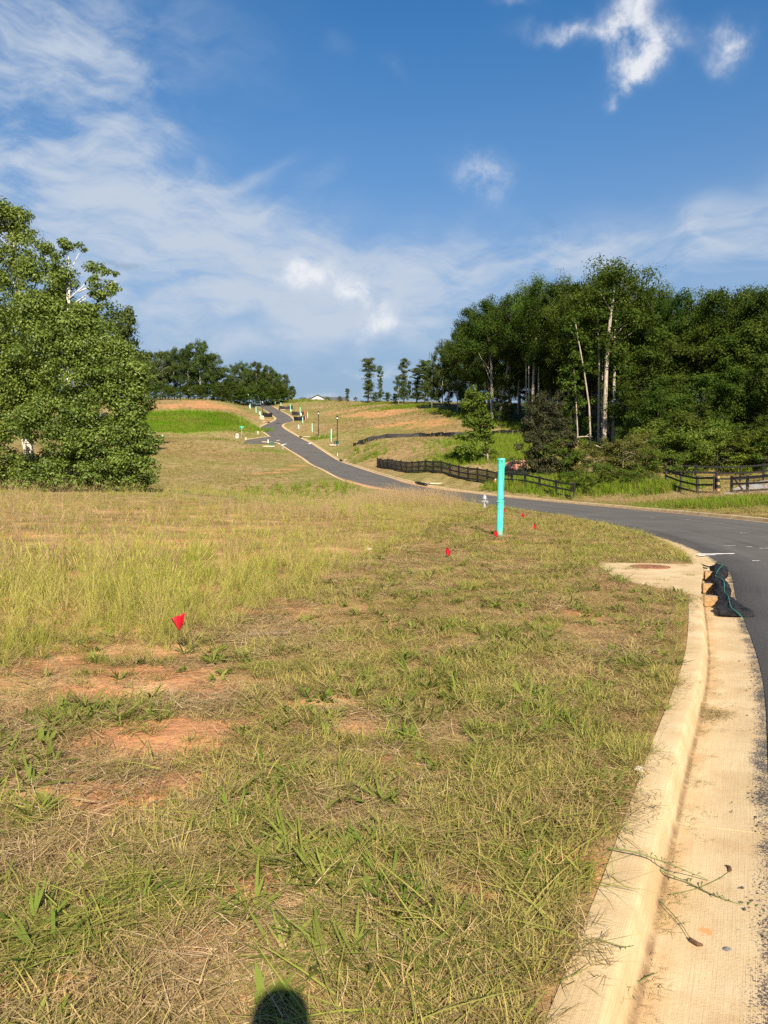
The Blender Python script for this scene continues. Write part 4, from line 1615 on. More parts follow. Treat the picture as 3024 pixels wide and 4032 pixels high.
build_fence(fence_run([(1486, 111), (1560, 100), (1643, 91.5), (1827, 79), (1958, 71.5)], 19), (.25, .75, 1.28), 'rail_fence', 'long black rail fence with wire mesh beyond the road, left of the purple tree', 1.42, True)
build_fence(fence_run([(1966, 71.2), (2050, 68), (2150, 64.8), (2260, 62)], 6), (.30, .78, 1.28), 'rail_fence', 'low black rail fence running down into weeds below the purple tree', 1.4)
_posts = [at_depth(2622, 1911, 62), at_depth(2681, 1925, 59), at_depth(2746, 1940, 56), at_depth(2813, 1955, 53)]
for q in _posts:
    q[2] = H(q[0], q[1])[0]
build_fence(_posts, (.30, .82, 1.30), 'rail_fence', 'short black rail fence ending at the wood banded post', 1.42)
_sp = empty('banded_post', at_depth(2826, 1955, 52.7))
_sp.location.z = float(H(_sp.location.x, _sp.location.y)[0])
MB().box((0, 0, .62), (.16, .16, 1.64), .2, .008).build('post', M_FENCE, _sp)
for z in (.02, .45, .89, 1.32):
    MB().box((0, 0, z), (.172, .172, .17), .2, .004).build('wood_band', M_WOOD, _sp)
tag(_sp, 'black fence end post with pale wood bands beside the gateway', 'post')
_posts = [at_depth(2660, 1900, 70), at_depth(2738, 1900, 69), at_depth(2819, 1905, 68), at_depth(2914, 1900, 67), at_depth(3005, 1895, 66), at_depth(3100, 1890, 65), at_depth(3200, 1890, 64)]
for q in _posts:
    q[2] = H(q[0], q[1])[0]
build_fence(_posts, (.35, .85, 1.38), 'rail_fence', 'black rail fence along the back of the gravel yard', 1.5)
_posts = [at_depth(2880, 1948, 56), at_depth(2942, 1950, 55), at_depth(3045, 1950, 53.5), at_depth(3150, 1955, 52)]
for q in _posts:
    q[2] = H(q[0], q[1])[0]
_f = build_fence(_posts, (.28, .78, 1.24), 'rail_fence', 'black rail fence with a diagonal brace in front of the gravel yard', 1.34)
_a, _b = _posts[0] - _posts[0], _posts[1] - _posts[0]
_d = _b - _a
MB().tube([(_a[0] + .1, _a[1] - .12, _a[2] + 1.2), (_b[0] - .25, _b[1] - .12, _b[2] + .15)], .06, 6).build('brace', M_FENCE, _f)

# gravel yard behind the gateway
_V, _F = [], []
_gp = [at_depth(2836, 1944, 54.5), at_depth(2900, 1920, 59), at_depth(2960, 1912, 63), at_depth(3200, 1905, 63), at_depth(3400, 1930, 55), at_depth(3150, 1955, 52.6), at_depth(2950, 1955, 53.6)]
_n = len(_gp)
_cen = np.mean(_gp, 0)
for ring, fct in ((0, 1.0), (1, .66), (2, .33)):
    for q in _gp:
        w_ = _cen + (q - _cen) * fct
        _V.append((w_[0], w_[1], H(w_[0], w_[1])[0] + .05))
_V.append((_cen[0], _cen[1], H(_cen[0], _cen[1])[0] + .05))
for r_i in range(2):
    for i in range(_n):
        j = (i + 1) % _n
        _F.append((r_i * _n + i, r_i * _n + j, r_i * _n + _n + j, r_i * _n + _n + i))
for i in range(_n):
    _F.append((2 * _n + i, 2 * _n + (i + 1) % _n, 3 * _n))
tag(mesh_obj('gravel_yard', raw_mesh('gravel_yard', _V, _F), M_GRAVEL), kind='structure')

# sagging orange netting
def build_net(path, h, label, folds=3):
    pts = np.array(path)
    root = empty('barrier_net', pts[0])
    org = pts[0]
    pts = catmull(pts, lambda y: .35)
    for k in range(folds):
        V, F = [], []
        n = len(pts)
        for i, p in enumerate(pts):
            z0 = H(p[0], p[1])[0] + k * h * .30
            hh = h * .36 * (1 + .25 * math.sin(i * .8 + k * 2)) + random.uniform(-.02, .02)
            y = k * .22 + .05 * math.sin(i * 1.1 + k)
            V += [(p[0] - org[0], p[1] - org[1] + y - .06, z0 - org[2]), (p[0] - org[0], p[1] - org[1] + y - .1, z0 + hh * .5 - org[2]), (p[0] - org[0], p[1] - org[1] + y + .03, z0 + hh - org[2]), (p[0] - org[0], p[1] - org[1] + y + .1, z0 + hh * .6 - org[2])]
        for i in range(n - 1):
            for j in range(4):
                j2 = (j + 1) % 4
                F.append((i * 4 + j, i * 4 + j2, i * 4 + 4 + j2, i * 4 + 4 + j))
        F += [(0, 1, 2, 3), tuple((n - 1) * 4 + j for j in (3, 2, 1, 0))]
        MB().add(V, F).build('net_fold', M_PINK, root)
    for t in (0, .5, 1):
        p = pts[int(t * (len(pts) - 1))]
        MB().box((p[0] - org[0], p[1] - org[1] + .5, H(p[0], p[1])[0] - org[2] + .4), (.05, .05, 1.0)).build('stake', M_GREYWOOD, root)
    tag(root, label, 'barrier net')


build_net([at_depth(1975, 1850, 82), at_depth(2020, 1843, 82), at_depth(2075, 1834, 82)], 1.0, 'faded orange barrier netting slumped in the weeds right of the standpipe')
build_net([at_depth(2215, 1735, 104), at_depth(2250, 1742, 103), at_depth(2280, 1743, 103)], 1.0, 'small scrap of orange netting at the wood edge by the pale trunks')

# lath lying in the grass, stones
M_OLDWOOD = simple_mat('old_wood', (.17, .12, .075), .9, var=.35, scale=30, bump=.6)
_p = on_level(1045, 2518)
_r = empty('wood_lath', (_p[0], _p[1], .06), math.radians(14))
MB().box((0, 0, 0), (.46, .045, .025), 0, .004).build('board', M_OLDWOOD, _r)
MB().box((-.235, .004, 0), (.02, .03, .020), .4, .004).build('split_end', M_OLDWOOD, _r)
tag(_r, 'weathered grey brown lath lying flat in the mown grass', 'lath')


def build_stone(p, s, mat, label, cat='stone'):
    V, F = [], []
    n, m_ = 9, 6
    for i in range(m_ + 1):
        th = math.pi * i / m_
        for j in range(n):
            a = 2 * math.pi * j / n
            k = 1 + random.uniform(-.16, .16)
            V.append((math.sin(th) * math.cos(a) * s * k, math.sin(th) * math.sin(a) * s * .75 * k, math.cos(th) * s * .6 * k + s * .35))
    for i in range(m_):
        for j in range(n):
            j2 = (j + 1) % n
            F.append((i * n + j, i * n + n + j, i * n + n + j2, i * n + j2))
    o = MB().add(V, F).build('stone', mat)
    o.location = [float(c) for c in p]
    tag(o, label, cat)


build_stone(on_level(2864, 3748, -.150), .018, M_STONE, 'small dark grey stone on the gutter near the orange paint fleck')
build_stone(on_level(2515, 3035, .0), .028, M_PALESTONE, 'small white stone in the grass against the kerb')
build_stone(on_level(1450, 2170, .0), .09, M_PALESTONE, 'pale broken stone at the edge of the tall grass')
build_stone(on_level(2990, 3560, -.145), .016, M_STONE, 'small grey stone at the outer gutter edge by the fallen stem')

# ------------------------------------------------------------------ house behind the crest
def build_house():
    d = 372.0
    c = at_depth(1251, 1554, d)
    ridge = c[2]
    g0 = float(H(c[0], c[1])[0])
    root = empty('house', (c[0], c[1], g0))
    h = ridge - g0
    M_ROOF = simple_mat('slate_shingle', (.075, .08, .09), .85, var=.25, scale=3)
    M_WALL = simple_mat('pale_siding', (.36, .38, .41), .7, var=.06, scale=2)
    M_PANE = simple_mat('window_pane', (.05, .06, .08), .15)
    half, dep = 6.4, 9.0
    e = h - 3.4
    V = [(-half, 0, 0), (half, 0, 0), (half, dep, 0), (-half, dep, 0), (-half, 0, e), (half, 0, e), (half, dep, e), (-half, dep, e), (0, 0, h - .25), (0, dep, h - .25)]
    F = [(0, 1, 5, 8, 4), (1, 2, 6, 5), (3, 7, 9, 6, 2), (0, 4, 7, 3)]
    MB().add(V, F).build('wall', M_WALL, root)
    sl = math.atan2(3.15, half)
    for s in (-1, 1):
        L = math.hypot(half, 3.15) + .7
        cx, cz = s * (half / 2 + .22), (e + h - .25) / 2 + .05
        MB().box((cx, dep / 2, cz), (L, dep + 1.0, .22), 0, .02, 0, s * sl).build('roof', M_ROOF, root)
    # side wing
    MB().box((10.4, 3.6, e / 2 + .3), (8.0, 6.0, e + .6), 0).build('wing_wall', M_WALL, root)
    V = [(5.6, -.2, e + .6), (15.2, -.2, e + .6), (15.2, 7.4, e + .6), (5.6, 7.4, e + .6), (7.4, 3.6, h - .7), (13.2, 3.6, h - .7)]
    F = [(0, 1, 5, 4), (1, 2, 5), (2, 3, 4, 5), (3, 0, 4), (3, 2, 1, 0)]
    MB().add(V, F).build('wing_roof', M_ROOF, root)
    for x in (-2.2, 2.2):
        w = MB().box((x, -.03, e * .55), (1.4, .08, 1.7)).build('window', M_WHITE, root)
        for zz in (-.4, .4):
            MB().box((x, -.08, e * .55 + zz), (1.15, .03, .7)).build('pane', M_PANE, w)
    MB().box((0, -.03, 1.05), (1.1, .1, 2.1)).build('door', M_XFORM, root)
    tag(root, 'pale gabled house with a dark roof peeping over the hill crest', 'house')


build_house()

# slender pole at the far tree line
_p = G(832, 1573)
_h = top_at(_p, 1503)
_r = empty('utility_pole', _p)
MB().tube([(0, 0, -.5), (0, 0, _h)], [.16, .11], 8).build('pole', M_GALV, _r, smooth=True)
MB().tube([(0, 0, _h - .1), (-.6, 0, _h + .35), (-1.0, 0, _h + .4)], .06, 6).build('arm', M_GALV, _r)
MB().box((-1.2, 0, _h + .38), (.6, .22, .12), 0, .03).build('lamp_head', M_GALV, _r)
tag(_r, 'thin grey utility pole with a short arm before the far left trees', 'pole')

# ------------------------------------------------------------------ the viewer, standing behind the lens (only the shadow shows)
def build_person():
    off = .30
    hx, hy = math.sin(SUN_AZ) * off + .015, -math.cos(SUN_AZ) * off
    foot = -.125
    top = 1.835
    root = empty('person', (hx, hy, foot))
    k = (top - foot) / 1.80
    J = {'pel': (0, -.03, .95), 'waist': (0, -.03, 1.08), 'chest': (0, -.04, 1.28), 'neckb': (0, -.03, 1.46), 'neck': (0, -.015, 1.54), 'jaw': (0, .012, 1.59), 'head': (0, .005, 1.68), 'crown': (0, -.01, 1.745),
         'shl': (-.19, -.04, 1.42), 'ell': (-.27, .02, 1.16), 'wrl': (-.10, .22, 1.30), 'hal': (-.055, .25, 1.36),
         'shr': (.19, -.04, 1.42), 'elr': (.27, .02, 1.16), 'wrr': (.10, .22, 1.30), 'har': (.055, .25, 1.36),
         'hil': (-.10, -.03, .90), 'knl': (-.12, .0, .50), 'anl': (-.13, -.04, .09), 'tol': (-.15, .14, .04),
         'hir': (.10, -.03, .90), 'knr': (.12, .0, .50), 'anr': (.13, -.04, .09), 'tor': (.15, .14, .04)}
    R = {'pel': (.16, .12), 'waist': (.145, .105), 'chest': (.165, .115), 'neckb': (.10, .08), 'neck': (.06, .06), 'jaw': (.078, .09), 'head': (.094, .108), 'crown': (.076, .085),
         'shl': .068, 'ell': .045, 'wrl': .03, 'hal': .034, 'shr': .068, 'elr': .045, 'wrr': .03, 'har': .034, 'hil': .095, 'knl': .06, 'anl': .042, 'tol': .035, 'hir': .095, 'knr': .06, 'anr': .042, 'tor': .035}
    E = [('pel', 'waist'), ('waist', 'chest'), ('chest', 'neckb'), ('neckb', 'neck'), ('neck', 'jaw'), ('jaw', 'head'), ('head', 'crown'), ('chest', 'shl'), ('shl', 'ell'), ('ell', 'wrl'), ('wrl', 'hal'),
         ('chest', 'shr'), ('shr', 'elr'), ('elr', 'wrr'), ('wrr', 'har'), ('pel', 'hil'), ('hil', 'knl'), ('knl', 'anl'), ('anl', 'tol'), ('pel', 'hir'), ('hir', 'knr'), ('knr', 'anr'), ('anr', 'tor')]
    for s, h_ in ((-1, 'hal'), (1, 'har')):
        for f in range(5):
            b = J[h_]
            a = 'f%d%s' % (f, h_)
            J[a] = (b[0] - s * .012 + s * .012 * (f - 2), b[1] + .012, b[2] + .055 - abs(f - 2) * .006)
            J[a + 't'] = (J[a][0] - s * .02, J[a][1] - .018, J[a][2] + .025)
            R[a], R[a + 't'] = .009, .008
            E += [(h_, a), (a, a + 't')]
    names = list(J)
    me = bpy.data.meshes.new('body')
    me.from_pydata([tuple(c * k for c in J[n_]) for n_ in names], [(names.index(a), names.index(b)) for a, b in E], [])
    o = mesh_obj('body', me, simple_mat('clothing', (.08, .10, .16), .8), root)
    md = o.modifiers.new('Skin', 'SKIN')
    for i, n_ in enumerate(names):
        r = R[n_]
        me.skin_vertices[0].data[i].radius = tuple(c * k for c in r) if isinstance(r, tuple) else (r * k, r * k)
    me.skin_vertices[0].data[names.index('pel')].use_root = True
    sb = o.modifiers.new('Subdivision', 'SUBSURF')
    sb.levels = sb.render_levels = 2
    tag(root, 'person standing behind the viewpoint whose head shadow falls on the grass', 'person')


build_person()

# ------------------------------------------------------------------ blades and tufts
def blade_mesh(name, n, base_r, L, w, a0, bend, seg=3, mat=None, heads=0, flatlift=.012, wide_mid=False, cvr=(0, 1)):
    """n tapered blades springing from a small disc; a0: lean from upright at the root, bend: extra lean to the tip"""
    R = rng
    rad = base_r * np.sqrt(R.random(n))
    th = R.random(n) * 2 * np.pi
    bx, by = rad * np.cos(th), rad * np.sin(th)
    az = th + R.normal(0, .9, n) if base_r < .1 else R.random(n) * 2 * np.pi
    ln = R.uniform(L[0], L[1], n)
    wd = R.uniform(w[0], w[1], n)
    A0 = R.uniform(a0[0], a0[1], n)
    BD = R.uniform(bend[0], bend[1], n)
    twist = R.uniform(-.6, .6, n)
    V, loops, st, tot, cv = [], [], [], [], []
    pos = np.stack([bx, by, np.zeros(n) + (R.random(n) * flatlift)], 1)
    ts = np.linspace(0, 1, seg + 1)
    P = [pos]
    for k in range(seg):
        ang = A0 + BD * (ts[k] + ts[k + 1]) / 2
        d = np.stack([np.sin(ang) * np.cos(az + twist * ts[k]), np.sin(ang) * np.sin(az + twist * ts[k]), np.cos(ang)], 1)
        P.append(P[-1] + d * (ln / seg)[:, None])
    side = np.stack([-np.sin(az), np.cos(az), R.normal(0, .25, n)], 1)
    side /= np.linalg.norm(side, axis=1)[:, None]
    prof = (lambda t: (.35 + 1.3 * math.sin(math.pi * min(1, t * .85 + .12)))) if wide_mid else (lambda t: 1 - .75 * t)
    rows = []
    for k in range(seg):
        q = prof(ts[k]) * .5
        rows.append(P[k] - side * (wd * q)[:, None])
        rows.append(P[k] + side * (wd * q)[:, None])
    rows.append(P[seg])
    V = np.stack(rows, 1).reshape(-1, 3)          # per blade 2*seg+1 points
    V[:, 2] = np.maximum(V[:, 2], .002)
    m = 2 * seg + 1
    loops, tot = [], []
    for k in range(seg - 1):
        loops.append([2 * k, 2 * k + 1, 2 * k + 3, 2 * k + 2])
        tot.append(4)
    loops.append([2 * seg - 2, 2 * seg - 1, 2 * seg])
    tot.append(3)
    flat = np.concatenate([np.array(l) for l in loops])
    loops = (np.arange(n)[:, None] * m + flat[None]).ravel()
    tot = np.tile(tot, n)
    st = np.concatenate([[0], np.cumsum(tot)[:-1]])
    c = np.repeat(R.uniform(cvr[0], cvr[1], n), m)
    if heads:
        # seed heads: little spindles on stalks
        mb = MB()
        for _ in range(heads):
            a, l = R.random() * 2 * np.pi, R.uniform(L[1] * .9, L[1] * 1.35)
            tip = np.array([math.cos(a) * l * .3, math.sin(a) * l * .3, l])
            mid = np.array([math.cos(a) * l * .1, math.sin(a) * l * .1, l * .55])
            mb.tube([(0, 0, 0), mid, tip], [.0016, .0014, .001], 3, False)
            d = (tip - mid) / np.linalg.norm(tip - mid)
            mb.tube([tip - d * .02, tip + d * .02, tip + d * .06, tip + d * .09], [.001, .0055, .005, .001], 4, False)
        hv = np.array(mb.v)
        b = len(V)
        hl = [i + b for f in mb.f for i in f]
        ht = np.array([len(f) for f in mb.f])
        V = np.vstack([V, hv])
        st = np.concatenate([st, st[-1] + tot[-1] + np.concatenate([[0], np.cumsum(ht)[:-1]])])
        loops = np.concatenate([loops, hl])
        tot = np.concatenate([tot, ht])
        c = np.concatenate([c, np.full(len(hv), 1.0)])
    me = fast_mesh(name, V, loops, st, tot)
    at = me.attributes.new('cv', 'FLOAT', 'POINT')
    at.data.foreach_set('value', c.astype(np.float32))
    me.materials.append(mat)
    return me


M_MOWN = leaf_mat('mown_grass', (.095, .140, .020), (.29, .325, .060), trans=.3, inst=(.44, .34, .135))
M_THATCH = leaf_mat('dead_thatch', (.15, .090, .045), (.50, .36, .19), trans=.15, inst=(.22, .22, .055))
M_STRAW = leaf_mat('straw', (.31, .205, .105), (.66, .51, .31), trans=.15, inst=(.20, .14, .08))
M_WEED = leaf_mat('weed_leaf', (.050, .092, .014), (.145, .20, .038), trans=.25, inst=(.24, .25, .06))
M_TALL = leaf_mat('tall_grass', (.18, .225, .028), (.42, .44, .085), trans=.4, inst=(.55, .42, .19))
M_DRYTALL = leaf_mat('dry_tall_grass', (.30, .20, .115), (.48, .34, .21), trans=.3, inst=(.25, .24, .07))
M_LUSH = leaf_mat('lush_grass', (.105, .20, .012), (.19, .31, .025), trans=.35, inst=(.25, .22, .06))
M_FARGRASS = leaf_mat('hill_grass', (.19, .15, .055), (.37, .28, .13), trans=.25, inst=(.16, .18, .035))

PROTO = {}


def proto(kind, meshes):
    c = bpy.data.collections.new('stock_' + kind)
    for i, me in enumerate(meshes):
        c.objects.link(bpy.data.objects.new('%s_stock_%02d' % (kind, i), me))
    PROTO[kind] = (c, len(meshes))


proto('mown', [blade_mesh('mown', 22, .045, (.03, .12), (.0025, .005), (.5, 1.45), (.1, .7), 3, M_MOWN) for _ in range(6)])
proto('thatch', [blade_mesh('thatch', 95, .16, (.03, .13), (.0018, .0036), (1.15, 1.5), (0, .2), 2, M_THATCH, flatlift=.02) for _ in range(4)])
proto('straw', [blade_mesh('straw', 26, .19, (.06, .24), (.002, .0048), (1.42, 1.56), (0, .06), 2, M_STRAW, flatlift=.03) for _ in range(4)])
proto('rosette', [blade_mesh('rosette', 24, .03, (.07, .2), (.004, .0095), (.7, 1.45), (.1, .5), 3, M_WEED, wide_mid=True) for _ in range(4)])
proto('broad', [blade_mesh('broad', 14, .03, (.04, .10), (.011, .020), (.5, 1.3), (.1, .5), 3, M_WEED, wide_mid=True) for _ in range(3)])
proto('lying', [blade_mesh('lying', 22, .12, (.12, .42), (.003, .0075), (1.30, 1.53), (0, .1), 3, M_MOWN, flatlift=.04) for _ in range(3)])
proto('tall', [blade_mesh('tall', 26, .07, (.22, .62), (.0045, .008), (.05, .7), (.2, .9), 3, M_TALL, heads=h) for h in (0, 2, 4, 1, 6)])
proto('drytall', [blade_mesh('drytall', 30, .08, (.3, .7), (.004, .007), (.03, .35), (.1, .5), 3, M_DRYTALL, heads=5) for _ in range(3)])
proto('lush', [blade_mesh('lush', 24, .16, (.35, .8), (.018, .034), (.05, .5), (.2, .7), 3, M_LUSH) for _ in range(3)])
proto('hill', [blade_mesh('hill', 22, .22, (.10, .34), (.014, .03), (.2, 1.0), (.1, .5), 2, M_FARGRASS) for _ in range(4)])
proto('clip', [blade_mesh('clip', 22, .07, (.02, .09), (.0015, .004), (1.3, 1.56), (0, .2), 2, M_THATCH, flatlift=.012) for _ in range(3)])


def scatter(name, kind, X, Y, scale, tint, label, cat, dz=0.0, tilt=.12, Z=None):
    n = len(X)
    c, k = PROTO[kind]
    z = (H(X, Y) if Z is None else Z) + dz
    me = fast_mesh(name, np.stack([X, Y, z], 1), np.zeros(0, np.int32), np.zeros(0, np.int32), np.zeros(0, np.int32))
    rot = np.stack([rng.normal(0, tilt, n), rng.normal(0, tilt, n), rng.random(n) * 2 * np.pi], 1)
    for nm, tp, arr, fld in (('rot', 'FLOAT_VECTOR', rot, 'vector'), ('scl', 'FLOAT', np.broadcast_to(scale, (n,)), 'value'), ('tint', 'FLOAT', np.clip(np.broadcast_to(tint, (n,)), 0, 1), 'value')):
        a = me.attributes.new(nm, tp, 'POINT')
        a.data.foreach_set(fld, np.ascontiguousarray(arr, np.float32).ravel())
    a = me.attributes.new('idx', 'INT', 'POINT')
    a.data.foreach_set('value', rng.integers(0, k, n).astype(np.int32))
    o = mesh_obj(name, me, None)
    ng = bpy.data.node_groups.new('scatter_' + name, 'GeometryNodeTree')
    ng.interface.new_socket('Geometry', in_out='INPUT', socket_type='NodeSocketGeometry')
    ng.interface.new_socket('Geometry', in_out='OUTPUT', socket_type='NodeSocketGeometry')
    N = ng.nodes
    gi, go = N.new('NodeGroupInput'), N.new('NodeGroupOutput')
    iop = N.new('GeometryNodeInstanceOnPoints')
    ci = N.new('GeometryNodeCollectionInfo')
    ci.inputs['Collection'].default_value = c
    ci.inputs['Separate Children'].default_value = True
    ci.inputs['Reset Children'].default_value = True

    def attr(nm, tp):
        q = N.new('GeometryNodeInputNamedAttribute')
        q.data_type = tp
        q.inputs['Name'].default_value = nm
        return q.outputs['Attribute']
    Lk = ng.links.new
    Lk(gi.outputs[0], iop.inputs['Points'])
    Lk(ci.outputs[0], iop.inputs['Instance'])
    iop.inputs['Pick Instance'].default_value = True
    Lk(attr('idx', 'INT'), iop.inputs['Instance Index'])
    e2r = N.new('FunctionNodeEulerToRotation')
    Lk(attr('rot', 'FLOAT_VECTOR'), e2r.inputs[0])
    Lk(e2r.outputs[0], iop.inputs['Rotation'])
    Lk(attr('scl', 'FLOAT'), iop.inputs['Scale'])
    Lk(iop.outputs[0], go.inputs[0])
    md = o.modifiers.new('scatter', 'NODES')
    md.node_group = ng
    tag(o, label, cat, kind='stuff')
    return o


def polar(n, r0, r1, p, half=39.0):
    """n points in the wedge before the viewer, density falling as r**-p"""
    e = 2 - p
    u = rng.random(n)
    r = (r0 ** e + u * (r1 ** e - r0 ** e)) ** (1 / e)
    a = np.radians(rng.uniform(-half, half, n))
    return np.sin(a) * r, np.cos(a) * r, r


TALL_EDGE = [on_level(*q)[:2] for q in ((-500, 2600), (0, 2560), (200, 2500), (365, 2470), (600, 2490), (760, 2430), (875, 2400), (1010, 2345), (1170, 2290), (1300, 2230), (1460, 2185), (1600, 2110), (1750, 2040), (1900, 1997))]
TALL_ZONE = TALL_EDGE + [(5.2, 49), (2.0, 58), (-3.5, 70), (-12, 72), (-60, 72), (-60, 12), (-12, 6.5)]
SLAB = [(3.9, 13.95), (4.15, 14.7), (6.1, 14.5), (4.6, 10.3), (4.15, 10.9), (3.9, 11.9)]


def clay_at(x, y):
    m = np.zeros(len(x))
    for i, e in enumerate(CLAY):
        m = np.maximum(m, mask(x, y, e, .55, 60 + i))
    return np.maximum(m, sstep(fbm(x, y, 1.3, 71), .53, .64) * .7 * (1 - .75 * sstep(x / np.maximum(y, .1), -.25, .1)))


def land_ok(x, y, margin=.03):
    return ~in_poly(x, y, CORRIDOR) & (kerb_dist(x, y) > margin)


def mown_field():
    lab = {}
    # tufts
    X, Y, r = polar(56000, 1.5, 46, 1.35)
    ok = land_ok(X, Y, .06) & ~in_poly(X, Y, SLAB)
    tall = in_poly(X, Y, TALL_ZONE)
    cl = clay_at(X, Y)
    gr = fbm(X, Y, .34, 201, 3) * .55 + fbm(X, Y, 2.2, 211, 3) * .45
    right = sstep(X / np.maximum(Y, .1), -.30, .12)
    dens = sstep(gr, .535 - .085 * right, .65 - .07 * right) * (1 - .95 * cl) * (.42 + .58 * sstep(r, 2.7, 4.6)) + .04
    keep = ok & ~tall & (rng.random(len(X)) < dens)
    X1, Y1, r1 = X[keep], Y[keep], r[keep]
    tint = np.clip(rng.normal(.36, .26, len(X1)) + (fbm(X1, Y1, 1.2, 221) - .5) * 1.1, 0, 1)
    scatter('mown_grass', 'mown', X1, Y1, rng.uniform(.7, 1.35, len(X1)) * (1 + r1 * .035), tint, 'short mown yellow green grass along the kerb', 'grass')
    # thatch, nearly everywhere
    X, Y, r = polar(19000, 1.5, 46, 1.35)
    cl = clay_at(X, Y)
    keep = land_ok(X, Y, .17) & ~in_poly(X, Y, SLAB) & (rng.random(len(X)) < .62 - .56 * cl) & (~in_poly(X, Y, TALL_ZONE) | (rng.random(len(X)) < .5))
    X, Y, r = X[keep], Y[keep], r[keep]
    scatter('dead_thatch', 'thatch', X, Y, rng.uniform(.7, 1.3, len(X)) * (1 + r * .03), np.clip(rng.normal(.25, .25, len(X)) + .3 * right[:0].sum(), 0, 1), 'brown dead grass matted over the mown ground', 'grass')
    # straw
    X, Y, r = polar(17000, 1.5, 30, 1.3)
    zone = fbm(X, Y, 1.1, 231, 3) * .7 + .3 * fbm(X, Y, 4, 232, 2) - .10 * sstep(X / np.maximum(Y, .1), -.1, .3)
    keep = land_ok(X, Y, .1) & ~in_poly(X, Y, SLAB) & (rng.random(len(X)) < (sstep(zone, .44, .57) * .95 + .04) * (.45 + .55 * sstep(r, 3.2, 5.0)) * (1 - .6 * clay_at(X, Y))) & ~in_poly(X, Y, [(a + .0, b + .35) for a, b in TALL_ZONE])
    X, Y, r = X[keep], Y[keep], r[keep]
    scatter('straw_mulch', 'straw', X, Y, rng.uniform(.6, 1.2, len(X)) * (1 + r * .02), rng.uniform(0, .75, len(X)), 'pale straw mulch strewn over red clay', 'straw', tilt=.05)
    # rosettes and broad weeds
    X, Y, r = polar(6500, 1.6, 34, 1.3)
    zone = fbm(X, Y, .8, 241, 3)
    keep = land_ok(X, Y, .1) & ~in_poly(X, Y, SLAB) & ~in_poly(X, Y, TALL_ZONE) & (rng.random(len(X)) < sstep(zone, .47, .62) * (1 - .8 * clay_at(X, Y)))
    X, Y, r = X[keep], Y[keep], r[keep]
    scatter('weed_rosettes', 'rosette', X, Y, rng.uniform(.5, 1.2, len(X)), rng.uniform(0, .6, len(X)), 'dark green flat leaved weeds in the mown grass', 'weeds')
    X, Y, r = polar(900, 1.6, 14, 1.1)
    keep = land_ok(X, Y, .1) & ~in_poly(X, Y, SLAB) & ~in_poly(X, Y, TALL_ZONE) & (fbm(X, Y, .7, 251, 3) > .52)
    X, Y, r = X[keep], Y[keep], r[keep]
    scatter('broadleaf_weeds', 'broad', X, Y, rng.uniform(.6, 1.3, len(X)), rng.uniform(0, .8, len(X)), 'small broad leaved green weeds near the viewer', 'weeds')
    X, Y, r = polar(6500, 1.6, 26, 1.3)
    keep = land_ok(X, Y, .12) & ~in_poly(X, Y, TALL_ZONE) & (rng.random(len(X)) < sstep(fbm(X, Y, .9, 261, 3), .46, .62) * .6 * (1 - .8 * clay_at(X, Y)))
    X, Y, r = X[keep], Y[keep], r[keep]
    scatter('cut_stalks', 'lying', X, Y, rng.uniform(.45, 1.15, len(X)), rng.uniform(0, .7, len(X)), 'long cut grass stalks lying flat on the mown grass', 'grass', tilt=.04)


def cut_heaps():
    # thick mats of flattened green blades
    xs, ys = [], []
    for (px, py, n, w) in ((250, 3650, 46, .3), (480, 3570, 40, .25), (120, 3760, 40, .25), (760, 3480, 30, .22), (70, 3250, 26, .2), (1000, 3160, 30, .28), (1150, 2980, 26, .3), (1720, 2980, 30, .35), (1850, 2700, 26, .4), (900, 3270, 26, .2), (1330, 3380, 30, .25),
                           (1450, 3050, 26, .3), (2050, 2560, 26, .5), (1480, 2650, 22, .3), (1900, 3120, 26, .3), (2100, 2900, 26, .3), (1650, 3330, 22, .25), (2000, 3420, 22, .2), (1260, 3760, 20, .16), (1730, 3700, 26, .2), (1620, 2420, 24, .6), (2250, 2300, 26, .8), (2050, 2250, 24, .8), (1330, 2650, 20, .3)):
        c = on_level(px, py)
        a = rng.normal(0, .5, (n // 2, 2))
        xs.append(c[0] + a[:, 0] * w)
        ys.append(c[1] + a[:, 1] * w * 1.1)
    X, Y = np.concatenate(xs), np.concatenate(ys)
    k = land_ok(X, Y, .15)
    X, Y = X[k], Y[k]
    o = rng.permutation(len(X))
    X, Y = X[o], Y[o]
    h = len(X) // 5
    scatter('flattened_grass', 'lying', X[h:], Y[h:], rng.uniform(.4, .95, len(X) - h), rng.uniform(0, .45, len(X) - h), 'thick mats of flattened green grass among the straw', 'grass', tilt=.08, dz=.01)
    scatter('green_rosettes', 'rosette', X[:h], Y[:h], rng.uniform(.5, 1.1, h), rng.uniform(0, .4, h), 'green blade rosettes set in the flattened grass mats', 'weeds')


